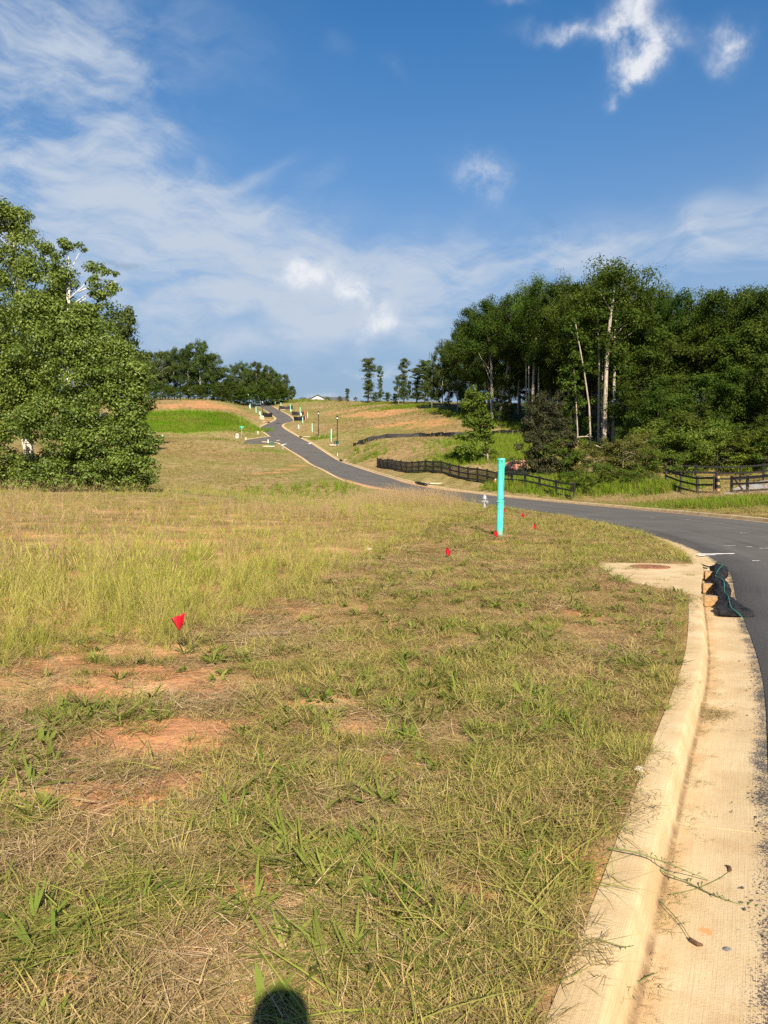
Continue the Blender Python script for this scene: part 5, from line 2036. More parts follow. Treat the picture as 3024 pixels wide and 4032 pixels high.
def tall_field():
    X, Y, r = polar(38000, 6.0, 72, 1.1)
    ok = land_ok(X, Y, .3) & in_poly(X, Y, TALL_ZONE)
    cl = clay_at(X, Y)
    edge = sstep(fbm(X, Y, 1.0, 301, 3), .30, .50)
    patch = sstep(fbm(X, Y, 2.6, 331, 3), .36, .58)
    keep = ok & (rng.random(len(X)) < (1 - .92 * cl) * np.maximum((.25 + .75 * edge) * (.30 + .70 * patch), .9 * (r < 11.5)))
    X, Y, r = X[keep], Y[keep], r[keep]
    tint = np.clip(rng.normal(.27, .32, len(X)) + (fbm(X, Y, 2.4, 311) - .5) * 1.6, 0, 1)
    sc = rng.uniform(.35, 1.15, len(X)) * (.55 + .8 * fbm(X, Y, 2.2, 321)) * (1 - .42 * sstep(r, 11, 19) + .22 * sstep(r, 36, 48))
    scatter('tall_grass', 'tall', X, Y, sc, tint, 'tall uncut yellow green grass field below the large tree', 'grass', tilt=.22)
    # thin stragglers before the front of the tall grass
    xs, ys = [], []
    E = np.array(TALL_EDGE)
    for t in rng.random(420):
        q = t * (len(E) - 1)
        i = min(int(q), len(E) - 2)
        p = E[i] * (1 - (q - i)) + E[i + 1] * (q - i)
        o = abs(rng.normal(0, .55))
        xs.append(p[0] + o * .35 + rng.normal(0, .1))
        ys.append(p[1] - o)
    xs, ys = np.array(xs), np.array(ys)
    k = land_ok(xs, ys, .4)
    scatter('straggling_grass', 'tall', xs[k], ys[k], rng.uniform(.25, .7, k.sum()), np.clip(rng.normal(.3, .3, k.sum()), 0, 1), 'thin straggling grass along the front of the tall grass', 'grass', tilt=.25)
    # dry pinkish stands
    xs, ys = [], []
    for (cx, cy, rx, ry, n) in ((*G(1560, 1985)[:2], 3.6, 6, 900), (*G(1480, 1978)[:2], 3.0, 5, 500), (*G(1700, 1990)[:2], 2.0, 4, 320), (21.0, 51, 5.0, 1.6, 480), (15.5, 54, 3.5, 1.8, 260), (25, 48.5, 3, 1.3, 130)):
        a = rng.normal(0, .5, (n, 2))
        xs.append(cx + a[:, 0] * rx)
        ys.append(cy + a[:, 1] * ry)
    for (cx, cy, rx, ry, n) in ((-12, 20, 5, 5, 160), (-5, 14, 3, 3, 90), (-20, 35, 9, 7, 300), (-4, 32, 4, 6, 160)):
        a = rng.normal(0, .5, (n, 2))
        xs.append(cx + a[:, 0] * rx)
        ys.append(cy + a[:, 1] * ry)
    X, Y = np.concatenate(xs), np.concatenate(ys)
    keep = land_ok(X, Y, .5)
    X, Y = X[keep], Y[keep]
    scatter('dry_grass', 'drytall', X, Y, rng.uniform(.5, 1.15, len(X)) * np.where(X > 12, .55, 1), np.clip(rng.normal(.2, .25, len(X)), 0, 1), 'dry pinkish tan grass stands near the road edges', 'grass')


def hill_cover():
    X, Y, r = polar(74000, 44, 340, 1.55, 31)
    z = H(X, Y)
    ok = land_ok(X, Y, .25) & ~in_poly(X, Y, TALL_ZONE) & ~in_poly(X, Y, WOOD_FLOOR)
    m = np.zeros(len(X))
    for i, e in enumerate(FAR_CLAY):
        m = np.maximum(m, mask(X, Y, e, .7, 130 + i))
    lush = np.zeros(len(X))
    for i, e in enumerate(LUSH):
        lush = np.maximum(lush, mask(X, Y, e, .6, 110 + i))
    grn = np.zeros(len(X))
    for i, e in enumerate(GREENS):
        grn = np.maximum(grn, mask(X, Y, e, .6, 90 + i))
    bald = sstep(fbm(X, Y, 11, 401, 3), .50, .62) * sstep(r, 70, 110) * .6
    keep = ok & (rng.random(len(X)) < (1 - .9 * m) * (1 - bald)) & (lush < .5)
    kd = kerb_dist(X, Y)
    X1, Y1 = X[keep], Y[keep]
    g1 = grn[keep]
    verge = np.exp(-(kd[keep] / 5.0) ** 2)
    tint = np.clip(rng.normal(.26, .2, len(X1)) + (fbm(X1, Y1, 9, 411) - .5) * 1.2 + g1 * .6 + verge * .25, 0, 1)
    sc = rng.uniform(.5, 1.1, len(X1)) * (.6 + .8 * fbm(X1, Y1, 6, 421)) * (1 + .7 * g1) * (1 - .5 * verge) * (1 + sstep(r[keep], 80, 250) * .8)
    scatter('hill_grass', 'hill', X1, Y1, sc, tint, 'thin tan and olive grass over the graded hill', 'grass', Z=z[keep])
    # the lush field and green weeds
    k2 = lush > .35
    X2, Y2 = X[k2], Y[k2]
    xs, ys, ss = [X2], [Y2], [np.full(len(X2), 1.0)]
    lx, ly = [], []
    for (cx, cy, rx, ry) in LUSH:
        a = rng.uniform(-1, 1, (5200, 2))
        a = a[(a ** 2).sum(1) < 1.0]
        lx.append(cx + a[:, 0] * rx)
        ly.append(cy + a[:, 1] * ry)
    LX, LY = np.concatenate(lx), np.concatenate(ly)
    mm = np.zeros(len(LX))
    for i, e in enumerate(LUSH):
        mm = np.maximum(mm, mask(LX, LY, e, .6, 110 + i))
    LX, LY = LX[mm > .4], LY[mm > .4]
    scatter('lush_field', 'lush', LX, LY, rng.uniform(.5, 1.7, len(LX)) * (.5 + fbm(LX, LY, 4, 432)), np.clip((fbm(LX, LY, 7, 431) - .45) * 3.0 + rng.normal(0, .15, len(LX)), 0, 1) * .7, 'vivid green field of long grass on the left hill', 'grass')
    xs, ys = [], []
    for (px, py, rx, ry, n) in ((1990, 1790, 7, 7, 1500), (2050, 1750, 7, 7, 1300), (1880, 1812, 5, 4, 420), (2880, 1990, 6, 1.2, 600), (2760, 1992, 3, .8, 200), (1950, 1730, 9, 5, 500), (2120, 1900, 5, 2.0, 480), (2250, 1925, 5, 2.0, 520), (1790, 1800, 4, 3, 150),
                            (1430, 1775, 3, 3, 60), (1465, 1800, 2, 2, 60), (3000, 1990, 4, 1.2, 260), (2440, 1930, 5, 1.6, 460), (2600, 1935, 3, 1.0, 160), (1260, 1727, 2.5, 1.5, 70), (1300, 1942, 4, 3, 50), (1150, 1938, 4, 3, 40), (2000, 1925, 3, 1.4, 200), (1020, 1940, 5, 3, 30)):
        c = G(px, py)
        a = rng.normal(0, .55, (n, 2))
        xs.append(c[0] + a[:, 0] * rx)
        ys.append(c[1] + a[:, 1] * ry)
    # rank grass along the foot of the wood
    for t in rng.random(2600):
        q = np.array(WOOD_FLOOR[:7])
        s = t * (len(q) - 1)
        i = min(int(s), len(q) - 2)
        p = q[i] * (1 - (s - i)) + q[i + 1] * (s - i)
        xs.append([p[0] + rng.normal(0, 1.2) - 1.2])
        ys.append([p[1] + rng.normal(0, 1.2) - 1.8])
    # green band on the crest
    for (px, py, rx, ry, n) in ((1010, 1586, 24, 5, 900), (1120, 1582, 14, 5, 500), (1470, 1595, 9, 4, 400), (1600, 1609, 9, 4, 500), (940, 1582, 12, 4, 400)):
        c = G(px, py)
        a = rng.normal(0, .5, (n, 2))
        xs.append(c[0] + a[:, 0] * rx)
        ys.append(c[1] + a[:, 1] * ry + 4)
    X3, Y3 = np.concatenate(xs), np.concatenate(ys)
    k3 = land_ok(X3, Y3, 1.0)
    X3, Y3 = X3[k3], Y3[k3]
    r3 = np.hypot(X3, Y3)
    scatter('green_weeds', 'lush', X3, Y3, rng.uniform(.6, 1.5, len(X3)) * (1 - .45 * (Y3 < 56)), np.clip(rng.normal(.3, .25, len(X3)), 0, 1), 'rank green weeds behind the black fences and along the wood', 'weeds')


def kerb_litter():
    ys = rng.uniform(2.0, 24, 620)
    P_ = []
    for y in ys:
        off = .20 + abs(rng.normal(0, .06)) if rng.random() < .88 else rng.uniform(.0, .6)
        dz = -.150 if off > .2 else (0.002 if off < .14 else -.08)
        if BASIN_Y[0] < y < BASIN_Y[1] and off < .25:
            continue
        if vnoise(np.array([y]), np.array([0.0]), .9, 9)[0] < .34:
            continue
        P_.append(kerb_at(y, off, dz + .004))
    P_ = np.array(P_)
    scatter('gutter_litter', 'clip', P_[:, 0], P_[:, 1], rng.uniform(.3, .8, len(P_)), rng.uniform(0, .9, len(P_)), 'dry grass clippings caught along the foot of the near kerb', 'clippings', Z=P_[:, 2], tilt=.03)
    # grass hanging over the back of the kerb
    ys = rng.uniform(1.9, 34, 1100)
    P_ = np.array([kerb_at(y, -.035 - abs(rng.normal(.02, .05)), -.0) for y in ys if not BASIN_Y[0] - .1 < y < BASIN_Y[1] + .3])
    scatter('kerb_edge_grass', 'mown', P_[:, 0], P_[:, 1], rng.uniform(.3, .75, len(P_)) * (1 + P_[:, 1] * .03), np.clip(rng.normal(.45, .3, len(P_)), 0, 1), 'ragged grass fringe hanging over the back of the near kerb', 'grass', Z=P_[:, 2] - .004, tilt=.3)
    # a heap of clippings on the gutter
    c = on_level(2790, 2812, -.148)
    a = rng.normal(0, 1, (60, 2))
    scatter('clippings_heap', 'clip', c[0] + a[:, 0] * .10, c[1] + a[:, 1] * .12, rng.uniform(.6, 1.1, 60), rng.uniform(0, .5, 60), 'small heap of brown clippings on the gutter', 'clippings', Z=np.full(60, -.146) + rng.random(60) * .02, tilt=.15)


mown_field()
cut_heaps()
tall_field()
hill_cover()
kerb_litter()


def clod_mesh(i, mat):
    V, F = [], []
    n, k = 6, 4
    for a in range(k + 1):
        th = math.pi * a / k
        for b in range(n):
            ph = 2 * math.pi * b / n
            q = 1 + rng.uniform(-.28, .28)
            V.append((math.sin(th) * math.cos(ph) * q, math.sin(th) * math.sin(ph) * q * .85, math.cos(th) * q * .6 + .25))
    for a in range(k):
        for b in range(n):
            c = (b + 1) % n
            F.append((a * n + b, a * n + n + b, a * n + n + c, a * n + c))
    me = raw_mesh('clod', V, F)
    me.materials.append(mat)
    return me


def clods():
    mc = simple_mat('clay_clod', (.38, .195, .10), .95, var=.3, scale=3)
    mp = simple_mat('asphalt_crumb', (.06, .057, .054), .9, var=.4, scale=3)
    proto('clod', [clod_mesh(i, mc) for i in range(4)])
    proto('crumb', [clod_mesh(i, mp) for i in range(3)])
    X, Y, r = polar(26000, 1.6, 22, 1.4)
    cl = clay_at(X, Y)
    k = land_ok(X, Y, .12) & (rng.random(len(X)) < sstep(cl, .3, .9) * .8 + .03) & ~in_poly(X, Y, SLAB)
    X, Y, r = X[k], Y[k], r[k]
    scatter('clay_clods', 'clod', X, Y, .0025 + .011 * rng.random(len(X)) ** 3.2 + r * .0003, .0, 'small clods of red clay on the bare patches', 'soil', tilt=.5)
    P_ = np.array([kerb_at(y, GUT - abs(rng.normal(0, .07)), -.131 - .0) for y in rng.uniform(2, 16, 1500) if vnoise(np.array([y]), np.array([2.0]), .5, 4)[0] > .35])
    scatter('asphalt_crumbs', 'crumb', P_[:, 0], P_[:, 1], .002 + .006 * rng.random(len(P_)) ** 3, .0, 'black asphalt crumbs along the outer edge of the near gutter', 'gravel', Z=P_[:, 2], tilt=.5)


clods()


# stems lying over the kerb
def build_stem(path, r, label, head=None, leaves=0):
    pts = catmull(np.array(path), lambda y: .03)
    o_ = pts[0]
    root = empty('fallen_weed', o_)
    rs = np.linspace(r, r * .55, len(pts))
    MB().tube([p - o_ for p in pts], list(rs), 5).build('stem', M_STEM, root, smooth=True)
    if head:
        e = pts[-1] - o_
        d = pts[-1] - pts[-3]
        d = d / np.linalg.norm(d)
        q = np.array([-d[1], d[0], 0])
        hp = [e, e + d * .02 + q * .004, e + d * .04 + q * .016, e + d * .045 + q * .034]
        MB().tube(hp, [.004, .0085, .009, .004], 7).build('seed_head', M_SEED, root, smooth=True)
    if leaves:
        m = MB()
        for i in range(leaves):
            k = int((i + .5) / leaves * (len(pts) - 2))
            p = pts[k] - o_
            a = random.uniform(0, 6.28)
            L = random.uniform(.02, .05)
            t = p + np.array([math.cos(a) * L, math.sin(a) * L, .006])
            s = np.array([-math.sin(a), math.cos(a), 0]) * .004
            mid = (p + t) / 2 + np.array([0, 0, .008])
            m.add([p, mid - s, t, mid + s], [(0, 1, 2, 3)])
        o = m.build('leaf_spray', M_STEMLEAF, root)
        o['kind'] = 'stuff'
    tag(root, label, 'weed', 'weeds fallen over the near kerb')


M_STEM = simple_mat('green_stem', (.12, .15, .045), .7)
M_SEED = simple_mat('brown_seed_head', (.13, .075, .04), .9, bump=.8, bscale=300)
M_STEMLEAF = simple_mat('stem_leaf', (.07, .11, .03), .7)
gz = -.138
build_stem([on_level(2408, 3340, .02), on_level(2500, 3355, .03), on_level(2590, 3385, -.0), on_level(2680, 3420, -.10), on_level(2790, 3465, gz)], 0.0036, 'upper green stem fallen across the near kerb', None, 16)
build_stem([on_level(2600, 3425, -.10), on_level(2690, 3465, gz), on_level(2800, 3520, gz), on_level(2910, 3560, gz), on_level(3024, 3590, gz)], 0.0032, 'long green stem running out to the gutter edge', None, 14)
build_stem([on_level(2640, 3520, gz), on_level(2740, 3500, gz), on_level(2830, 3460, gz), on_level(2870, 3432, gz)], 0.0023, 'thin stem with a brown seed head pointing up the gutter', True, 3)
build_stem([on_level(2600, 3550, gz), on_level(2650, 3600, gz), on_level(2690, 3650, gz), on_level(2715, 3692, gz)], 0.0023, 'thin stem with a curled brown seed head low on the gutter', True, 2)
build_stem([on_level(2340, 3692, .01), on_level(2400, 3712, .012), on_level(2460, 3728, .012), on_level(2495, 3722, -.02)], 0.0022, 'short bent twig lying on the kerb top', None, 2)
build_stem([on_level(2430, 3990, gz), on_level(2480, 3900, gz), on_level(2540, 3850, gz), on_level(2590, 3830, gz)], 0.0029, 'stem lying along the kerb foot near the bottom edge', None, 10)


# ------------------------------------------------------------------ trees
def leaf_cloud(name, C, N, size, mat, cv=None, aspect=.62):
    """one small bent leaf per centre"""
    n = len(C)
    N = N / (np.linalg.norm(N, axis=1)[:, None] + 1e-9)
    a = rng.normal(size=(n, 3))
    T = np.cross(N, a)
    T /= np.linalg.norm(T, axis=1)[:, None] + 1e-9
    B = np.cross(N, T)
    s = size[:, None] * .5
    V = np.stack([C - T * s, C - B * s * aspect + N * s * .18, C + T * s * 1.05, C + B * s * aspect + N * s * .18], 1).reshape(-1, 3)
    me = fast_mesh(name, V, np.arange(4 * n), np.arange(n) * 4, np.full(n, 4))
    at = me.attributes.new('cv', 'FLOAT', 'POINT')
    c = rng.random(n) if cv is None else cv
    at.data.foreach_set('value', np.repeat(np.clip(c, 0, 1), 4).astype(np.float32))
    me.materials.append(mat)
    return me


def limb(a, b, r0, r1, sag=0.0, k=5, wob=.05):
    a, b = np.array(a, float), np.array(b, float)
    L = np.linalg.norm(b - a)
    pts = []
    for i in range(k):
        t = i / (k - 1)
        p = a * (1 - t) + b * t + np.array([0, 0, sag * L * math.sin(math.pi * t)])
        if 0 < i:
            p = p + rng.normal(0, wob * L * .35, 3) * (1 if i < k - 1 else .4)
        pts.append(p)
    return pts, list(np.linspace(r0, r1, k))


def clump_leaves(cen, rad, n, up=.5):
    """leaves thick on the outside of a flattened puff"""
    d = rng.normal(size=(n, 3))
    d /= np.linalg.norm(d, axis=1)[:, None]
    rr = rng.random(n) ** .45
    p = cen + d * rr[:, None] * np.array([rad, rad, rad * .72])
    nrm = d * .95 + rng.normal(size=(n, 3)) * .42 + np.array([0, 0, up])
    return p, nrm


def make_tree(kind, h, r0, base, width, nb, clumps, per, leaf, profile, leafm, barkm, twist=.04, sub=2, puff=.075, low_bias=1.0, fork=None):
    """trunk mesh and crown mesh of one tree; the tree stands at the origin"""
    m = MB()
    k = 9
    tr = []
    off = np.zeros(2)
    for i in range(k):
        t = i / (k - 1)
        off = off + rng.normal(0, twist * h / k, 2)
        tr.append(np.array([off[0], off[1], t * h * .97 - .25 * (i == 0)]))
    rad = [r0 * (1.25 if i == 0 else 1 - .88 * (i / (k - 1)) ** .9) for i in range(k)]
    m.tube(tr, rad, 8)
    zs = np.array([p[2] for p in tr])
    at = lambda z: np.array([np.interp(z, zs, [p[q] for p in tr]) for q in range(3)])
    C, NN = [], []
    ends = []
    ga = rng.random() * 6.28
    for b in range(nb):
        t = base + (1 - base) * ((b + rng.random() * .7) / nb) ** low_bias
        t = min(t, .98)
        s = at(t * h)
        ga += 2.4 + rng.normal(0, .35)
        L = width * profile((t - base) / (1 - base)) * rng.uniform(.7, 1.15)
        rise = rng.uniform(.15, .75) * (1.1 - .5 * (1 - t))
        e = s + np.array([math.cos(ga) * L, math.sin(ga) * L, L * rise])
        e[2] = min(e[2], h * 1.0)
        rr = r0 * (1 - .85 * t) * .42 + .015
        pts, rs = limb(s, e, rr, rr * .25, .06)
        m.tube(pts, rs, 5)
        ends.append((e, L))
        for q in (.45, .7, .9):
            ends.append((pts[int(q * 4)], L * .6))
        for u in range(sub):
            q = pts[rng.integers(1, 4)]
            a2 = ga + rng.choice([-1, 1]) * rng.uniform(.5, 1.1)
            l2 = L * rng.uniform(.3, .55)
            e2 = q + np.array([math.cos(a2) * l2, math.sin(a2) * l2, l2 * rng.uniform(.1, .8)])
            p2, r2 = limb(q, e2, rr * .4, rr * .15, .04, 4)
            m.tube(p2, r2, 4)
            ends.append((e2, l2))
    ends.append((at(h * .96), width * .3))
    ends.append((at(h * .9), width * .35))
    idx = rng.choice(len(ends), clumps, p=np.array([.4 + e[1] for e in ends]) / sum(.4 + e[1] for e in ends))
    cvs = []
    for i in idx:
        c, L = ends[i]
        rad_ = puff * h * rng.uniform(.55, 1.25)
        cc = c + rng.normal(0, .35, 3) * rad_ * np.array([1, 1, .7])
        n = max(8, int(per * rng.uniform(.6, 1.3)))
        p, nn = clump_leaves(cc, rad_, n)
        C.append(p)
        NN.append(nn)
        cvs.append(np.clip(rng.normal(rng.uniform(.2, .8), .22, n), 0, 1))
    C, NN = np.vstack(C), np.vstack(NN)
    keep = C[:, 2] > .25
    C, NN, cvs = C[keep], NN[keep], np.concatenate(cvs)[keep]
    tm = m.mesh(kind + '_trunk')
    tm.materials.append(barkm)
    tm.polygons.foreach_set('use_smooth', [True] * len(tm.polygons))
    cm = leaf_cloud(kind + '_crown', C, NN, rng.uniform(leaf * .65, leaf * 1.25, len(C)), leafm, cvs)
    return tm, cm, h


def bark_mat(name, pale, dark, patch=5.0, thr=(.42, .6)):
    m, g, b, out = new_mat(name)
    P = g.n('ShaderNodeTexCoord').outputs['Object']
    sp = g.n('ShaderNodeSeparateXYZ')
    g.t.links.new(P, sp.inputs[0])
    v = g.xyz(g.m('MULTIPLY', sp.outputs[0], 2.0), g.m('MULTIPLY', sp.outputs[1], 2.0), g.m('MULTIPLY', sp.outputs[2], .5))
    f = g.smooth(g.noise(v, patch, 5, .65), *thr)
    g.put(b.inputs['Base Color'], g.mix(f, pale, dark))
    b.inputs['Roughness'].default_value = .85
    bn = g.n('ShaderNodeBump')
    bn.inputs['Strength'].default_value = .6
    bn.inputs['Distance'].default_value = .03
    g.put(bn.inputs['Height'], g.noise(v, 14.0, 4, .7))
    g.t.links.new(bn.outputs[0], b.inputs['Normal'])
    return m


M_BARK_DARK = bark_mat('dark_bark', (.085, .065, .05), (.04, .032, .026))
M_BARK_PALE = bark_mat('pale_bark', (.36, .32, .26), (.15, .125, .10), 3.0, (.42, .66))
M_BARK_SYC = bark_mat('mottled_white_bark', (.62, .60, .55), (.17, .14, .11), 4.5, (.50, .60))
M_LEAF_OAK = leaf_mat('oak_leaf', (.013, .030, .006), (.052, .088, .016), trans=.25, gloss=.4)
M_LEAF_POP = leaf_mat('poplar_leaf', (.024, .049, .009), (.088, .134, .024), trans=.3, gloss=.4)
M_LEAF_PINE = leaf_mat('pine_needle', (.015, .033, .009), (.054, .082, .019), trans=.15, gloss=.3)
M_LEAF_SYC = leaf_mat('sycamore_leaf', (.042, .076, .011), (.205, .255, .048), trans=.35, gloss=.5)
M_LEAF_MAPLE = leaf_mat('maple_leaf', (.040, .078, .012), (.11, .165, .028), trans=.3, gloss=.4)
M_LEAF_PLUM = leaf_mat('plum_leaf', (.026, .030, .017), (.066, .066, .036), trans=.2, gloss=.4)
M_LEAF_BUSH = leaf_mat('bush_leaf', (.042, .075, .012), (.13, .175, .030), trans=.3, gloss=.4)
M_LEAF_OLIVE = leaf_mat('olive_bush_leaf', (.06, .072, .016), (.15, .15, .04), trans=.3, gloss=.3)
M_LEAF_FAR = leaf_mat('hill_tree_leaf', (.028, .050, .016), (.085, .118, .034), trans=.25, gloss=.4)

rnd = lambda t: math.sin(math.pi * min(.97, .18 + .8 * t)) ** .7
tallp = lambda t: .55 + .45 * math.sin(math.pi * min(1, .1 + .9 * t))
cone = lambda t: 1.05 - .85 * t
vase = lambda t: .55 + .6 * t if t < .7 else 1.6 - 1.0 * t

STOCK = {
    'oak': [make_tree('oak', 22, .34, .30, 6.0, 15, 165, 105, .35, rnd, M_LEAF_OAK, M_BARK_DARK) for _ in range(3)],
    'poplar': [make_tree('poplar', 25, .30, .46, 4.8, 16, 125, 105, .34, tallp, M_LEAF_POP, M_BARK_PALE) for _ in range(3)],
    'pine': [make_tree('pine', 23, .26, .42, 4.0, 16, 120, 80, .34, cone, M_LEAF_PINE, M_BARK_DARK, puff=.06) for _ in range(2)],
    'edge': [make_tree('edge', 12, .16, .10, 3.8, 17, 140, 90, .26, rnd, M_LEAF_POP, M_BARK_DARK, puff=.09, low_bias=.8) for _ in range(3)],
    'snag': [make_tree('snag', 18, .22, .12, 1.25, 34, 150, 60, .32, lambda t: .55 + .75 * abs(math.sin(t * 5 + 1)), M_LEAF_FAR, M_BARK_DARK, puff=.05, sub=1) for _ in range(2)],
    'hill': [make_tree('hill_tree', 20, .3, .14, 6.2, 16, 150, 74, .5, rnd, M_LEAF_FAR, M_BARK_PALE, puff=.085, low_bias=.8) for _ in range(3)],
    'bush': [make_tree('bush', 4, .07, .06, 2.3, 13, 75, 70, .17, rnd, M_LEAF_BUSH, M_BARK_DARK, puff=.13, low_bias=.8) for _ in range(3)],
    'olive': [make_tree('olive_bush', 4, .06, .05, 2.4, 15, 80, 80, .13, rnd, M_LEAF_OLIVE, M_BARK_PALE, puff=.13, low_bias=.8) for _ in range(2)],
}


def plant_tree(kind, x, y, h, label, group=None, name='tree', cat='tree', variant=None, wide=1.0):
    tm, cm, h0 = STOCK[kind][rng.integers(len(STOCK[kind])) if variant is None else variant]
    root = empty(name, (x, y, H(x, y)[0] - .1), rng.random() * 6.28)
    s = h / h0
    root.scale = (s * wide, s * wide, s)
    mesh_obj('trunk', tm, None, root)
    mesh_obj('crown', cm, None, root)
    return tag(root, label, cat, group)


def by_pixel(kind, px, d, top, label, group=None, name='tree', cat='tree', wide=1.0, variant=None):
    x, y = (px - CX) / F_PX * d, d
    p = np.array([x, y, H(x, y)[0]])
    h = max(1.2, top_at(p, top))
    return plant_tree(kind, x, y, h, label, group, name, cat, variant, wide)


# right wood: canopy trees along its front
canopy = [(1700, 214, 1430, 'hill'), (1741, 208, 1364, 'hill'), (1800, 192, 1322, 'hill'), (1862, 176, 1215, 'oak'), (1931, 167, 1182, 'oak'), (2006, 155, 1178, 'oak'), (2070, 147, 1141, 'poplar'), (2118, 139, 1116, 'poplar'),
          (2165, 134, 1130, 'oak'), (2232, 124, 1124, 'poplar'), (2304, 118, 1108, 'oak'), (2366, 113, 1080, 'poplar'), (2486, 110, 1105, 'oak'), (2530, 106, 1141, 'pine'),
          (2586, 103, 1149, 'poplar'), (2655, 99, 1166, 'oak'), (2718, 96, 1178, 'pine'), (2784, 94, 1166, 'poplar'), (2859, 92, 1149, 'oak'), (2933, 90, 1153, 'poplar'), (3008, 88, 1157, 'oak'), (3090, 86, 1160, 'poplar'), (3180, 82, 1150, 'oak')]
wood_words = {'hill': 'hazy green leafy tree', 'oak': 'dark broad crowned tree', 'poplar': 'tall pale trunked tree', 'pine': 'dark pine like tree'}
for i, (px, d, top, kd) in enumerate(canopy):
    by_pixel(kd, px, d, top, '%s of the right wood front, number %s from its far end' % (wood_words[kd], ['one', 'two', 'three', 'four', 'five', 'six', 'seven', 'eight', 'nine', 'ten', 'eleven', 'twelve', 'thirteen', 'fourteen', 'fifteen', 'sixteen', 'seventeen', 'eighteen', 'nineteen', 'twenty', 'twenty-one', 'twenty-two', 'twenty-three'][i]),
             'canopy trees of the right wood', wide=.55 if kd == 'hill' else (rng.uniform(.48, .66) if kd == 'poplar' else rng.uniform(.6, .85)))
for i, (px, d, top, kd) in enumerate(canopy):
    for (dp, dd, dt) in ((24, 12, 18), (-18, 25, 30)):
        k2 = ['oak', 'poplar', 'pine', 'oak'][(i + dd) % 4] if kd != 'hill' else 'hill'
        by_pixel(k2, px + dp + rng.normal(0, 10), d + dd + rng.normal(0, 2), top + dt + abs(rng.normal(0, 45)), 'tree deep in the right wood behind its front row', 'inner trees of the right wood', wide=.6 if kd == 'hill' else .85)
# the tall pale trunks that stand out
by_pixel('poplar', 2414, 105, 1052, 'tallest tree of the right wood with a long bare pale trunk', 'canopy trees of the right wood', variant=0)
NUMS = 'one two three four five six seven eight nine ten eleven twelve thirteen fourteen fifteen sixteen seventeen eighteen nineteen twenty'.split()
NUMS += ['twenty-' + w for w in NUMS[:9]] + ['thirty'] + ['thirty-' + w for w in NUMS[:9]]


def place_word(i, rows):
    k = sorted(range(len(rows)), key=lambda j: rows[j][0]).index(i)
    return 'number %s from the far end' % NUMS[k]


# lower trees and saplings at the wood edge
low = [(1760, 203, 1560), (1830, 186, 1540), (1900, 170, 1580), (1980, 152, 1560), (2250, 114, 1560), (2310, 112, 1640), (2500, 99, 1500), (2560, 95, 1440), (2640, 90, 1480), (2700, 86, 1560), (2760, 85, 1480), (2830, 83, 1540), (2900, 82, 1450), (2970, 81, 1500), (3040, 79, 1400),
       (2590, 84, 1500), (2480, 90, 1640), (3010, 76, 1640), (2880, 76, 1680), (2680, 80, 1660), (2100, 138, 1560), (2170, 128, 1600), (3120, 76, 1500), (2460, 106, 1400), (2620, 97, 1300), (2750, 92, 1310), (2840, 89, 1340), (2950, 87, 1300), (3030, 85, 1330)]
for i, (px, d, top) in enumerate(low):
    by_pixel('edge', px, d, top, 'small leafy edge tree of the right wood, %s' % place_word(i, low), 'edge trees of the right wood')
for i, px in enumerate(range(1840, 2480, 34)):
    dd = float(np.interp(px, [1700, 1931, 2064, 2230, 2420, 2600], [206, 166, 146, 120, 112, 104])) + 34 + (i % 3) * 5
    by_pixel('edge', px + rng.normal(0, 8), dd, 1450 + rng.normal(0, 30), 'dark understory tree inside the right wood, number %s from the far end' % NUMS[i], 'understory of the right wood', wide=1.3)
# brush in front of the wood
brush = [(2230, 72, 1790, 'bush'), (2290, 74, 1770, 'olive'), (2340, 70, 1800, 'olive'), (2400, 73, 1780, 'olive'), (2450, 70, 1760, 'olive'), (2370, 66, 1850, 'bush'), (2440, 65, 1870, 'bush'), (2500, 72, 1740, 'olive'), (2540, 68, 1790, 'olive'), (2590, 67, 1800, 'bush'), (2570, 76, 1700, 'bush'),
         (2640, 74, 1750, 'bush'), (2700, 73, 1740, 'bush'), (2680, 78, 1660, 'bush'), (2760, 74, 1720, 'bush'), (2820, 73, 1750, 'bush'), (2790, 77, 1690, 'bush'), (2890, 74, 1760, 'olive'), (2950, 73, 1740, 'bush'), (3010, 72, 1720, 'bush'), (3080, 70, 1740, 'bush'), (2860, 80, 1700, 'bush'), (2190, 78, 1830, 'bush'), (2250, 66, 1880, 'bush'), (2310, 64, 1890, 'bush'), (2500, 64, 1880, 'bush'), (2560, 63.5, 1880, 'olive'),
         (1790, 96, 1800, 'bush'), (2020, 84, 1820, 'bush'), (2080, 88, 1780, 'bush')]
bw = {'bush': 'leafy green bush', 'olive': 'wispy olive bush'}
for i, (px, d, top, kd) in enumerate(brush):
    by_pixel(kd, px, d, top - (26 if d < 82 else 0), '%s in the brush before the right wood, %s' % (bw[kd], place_word(i, brush)), 'brush before the right wood: ' + kd, 'bush', 'bush', 1.25)

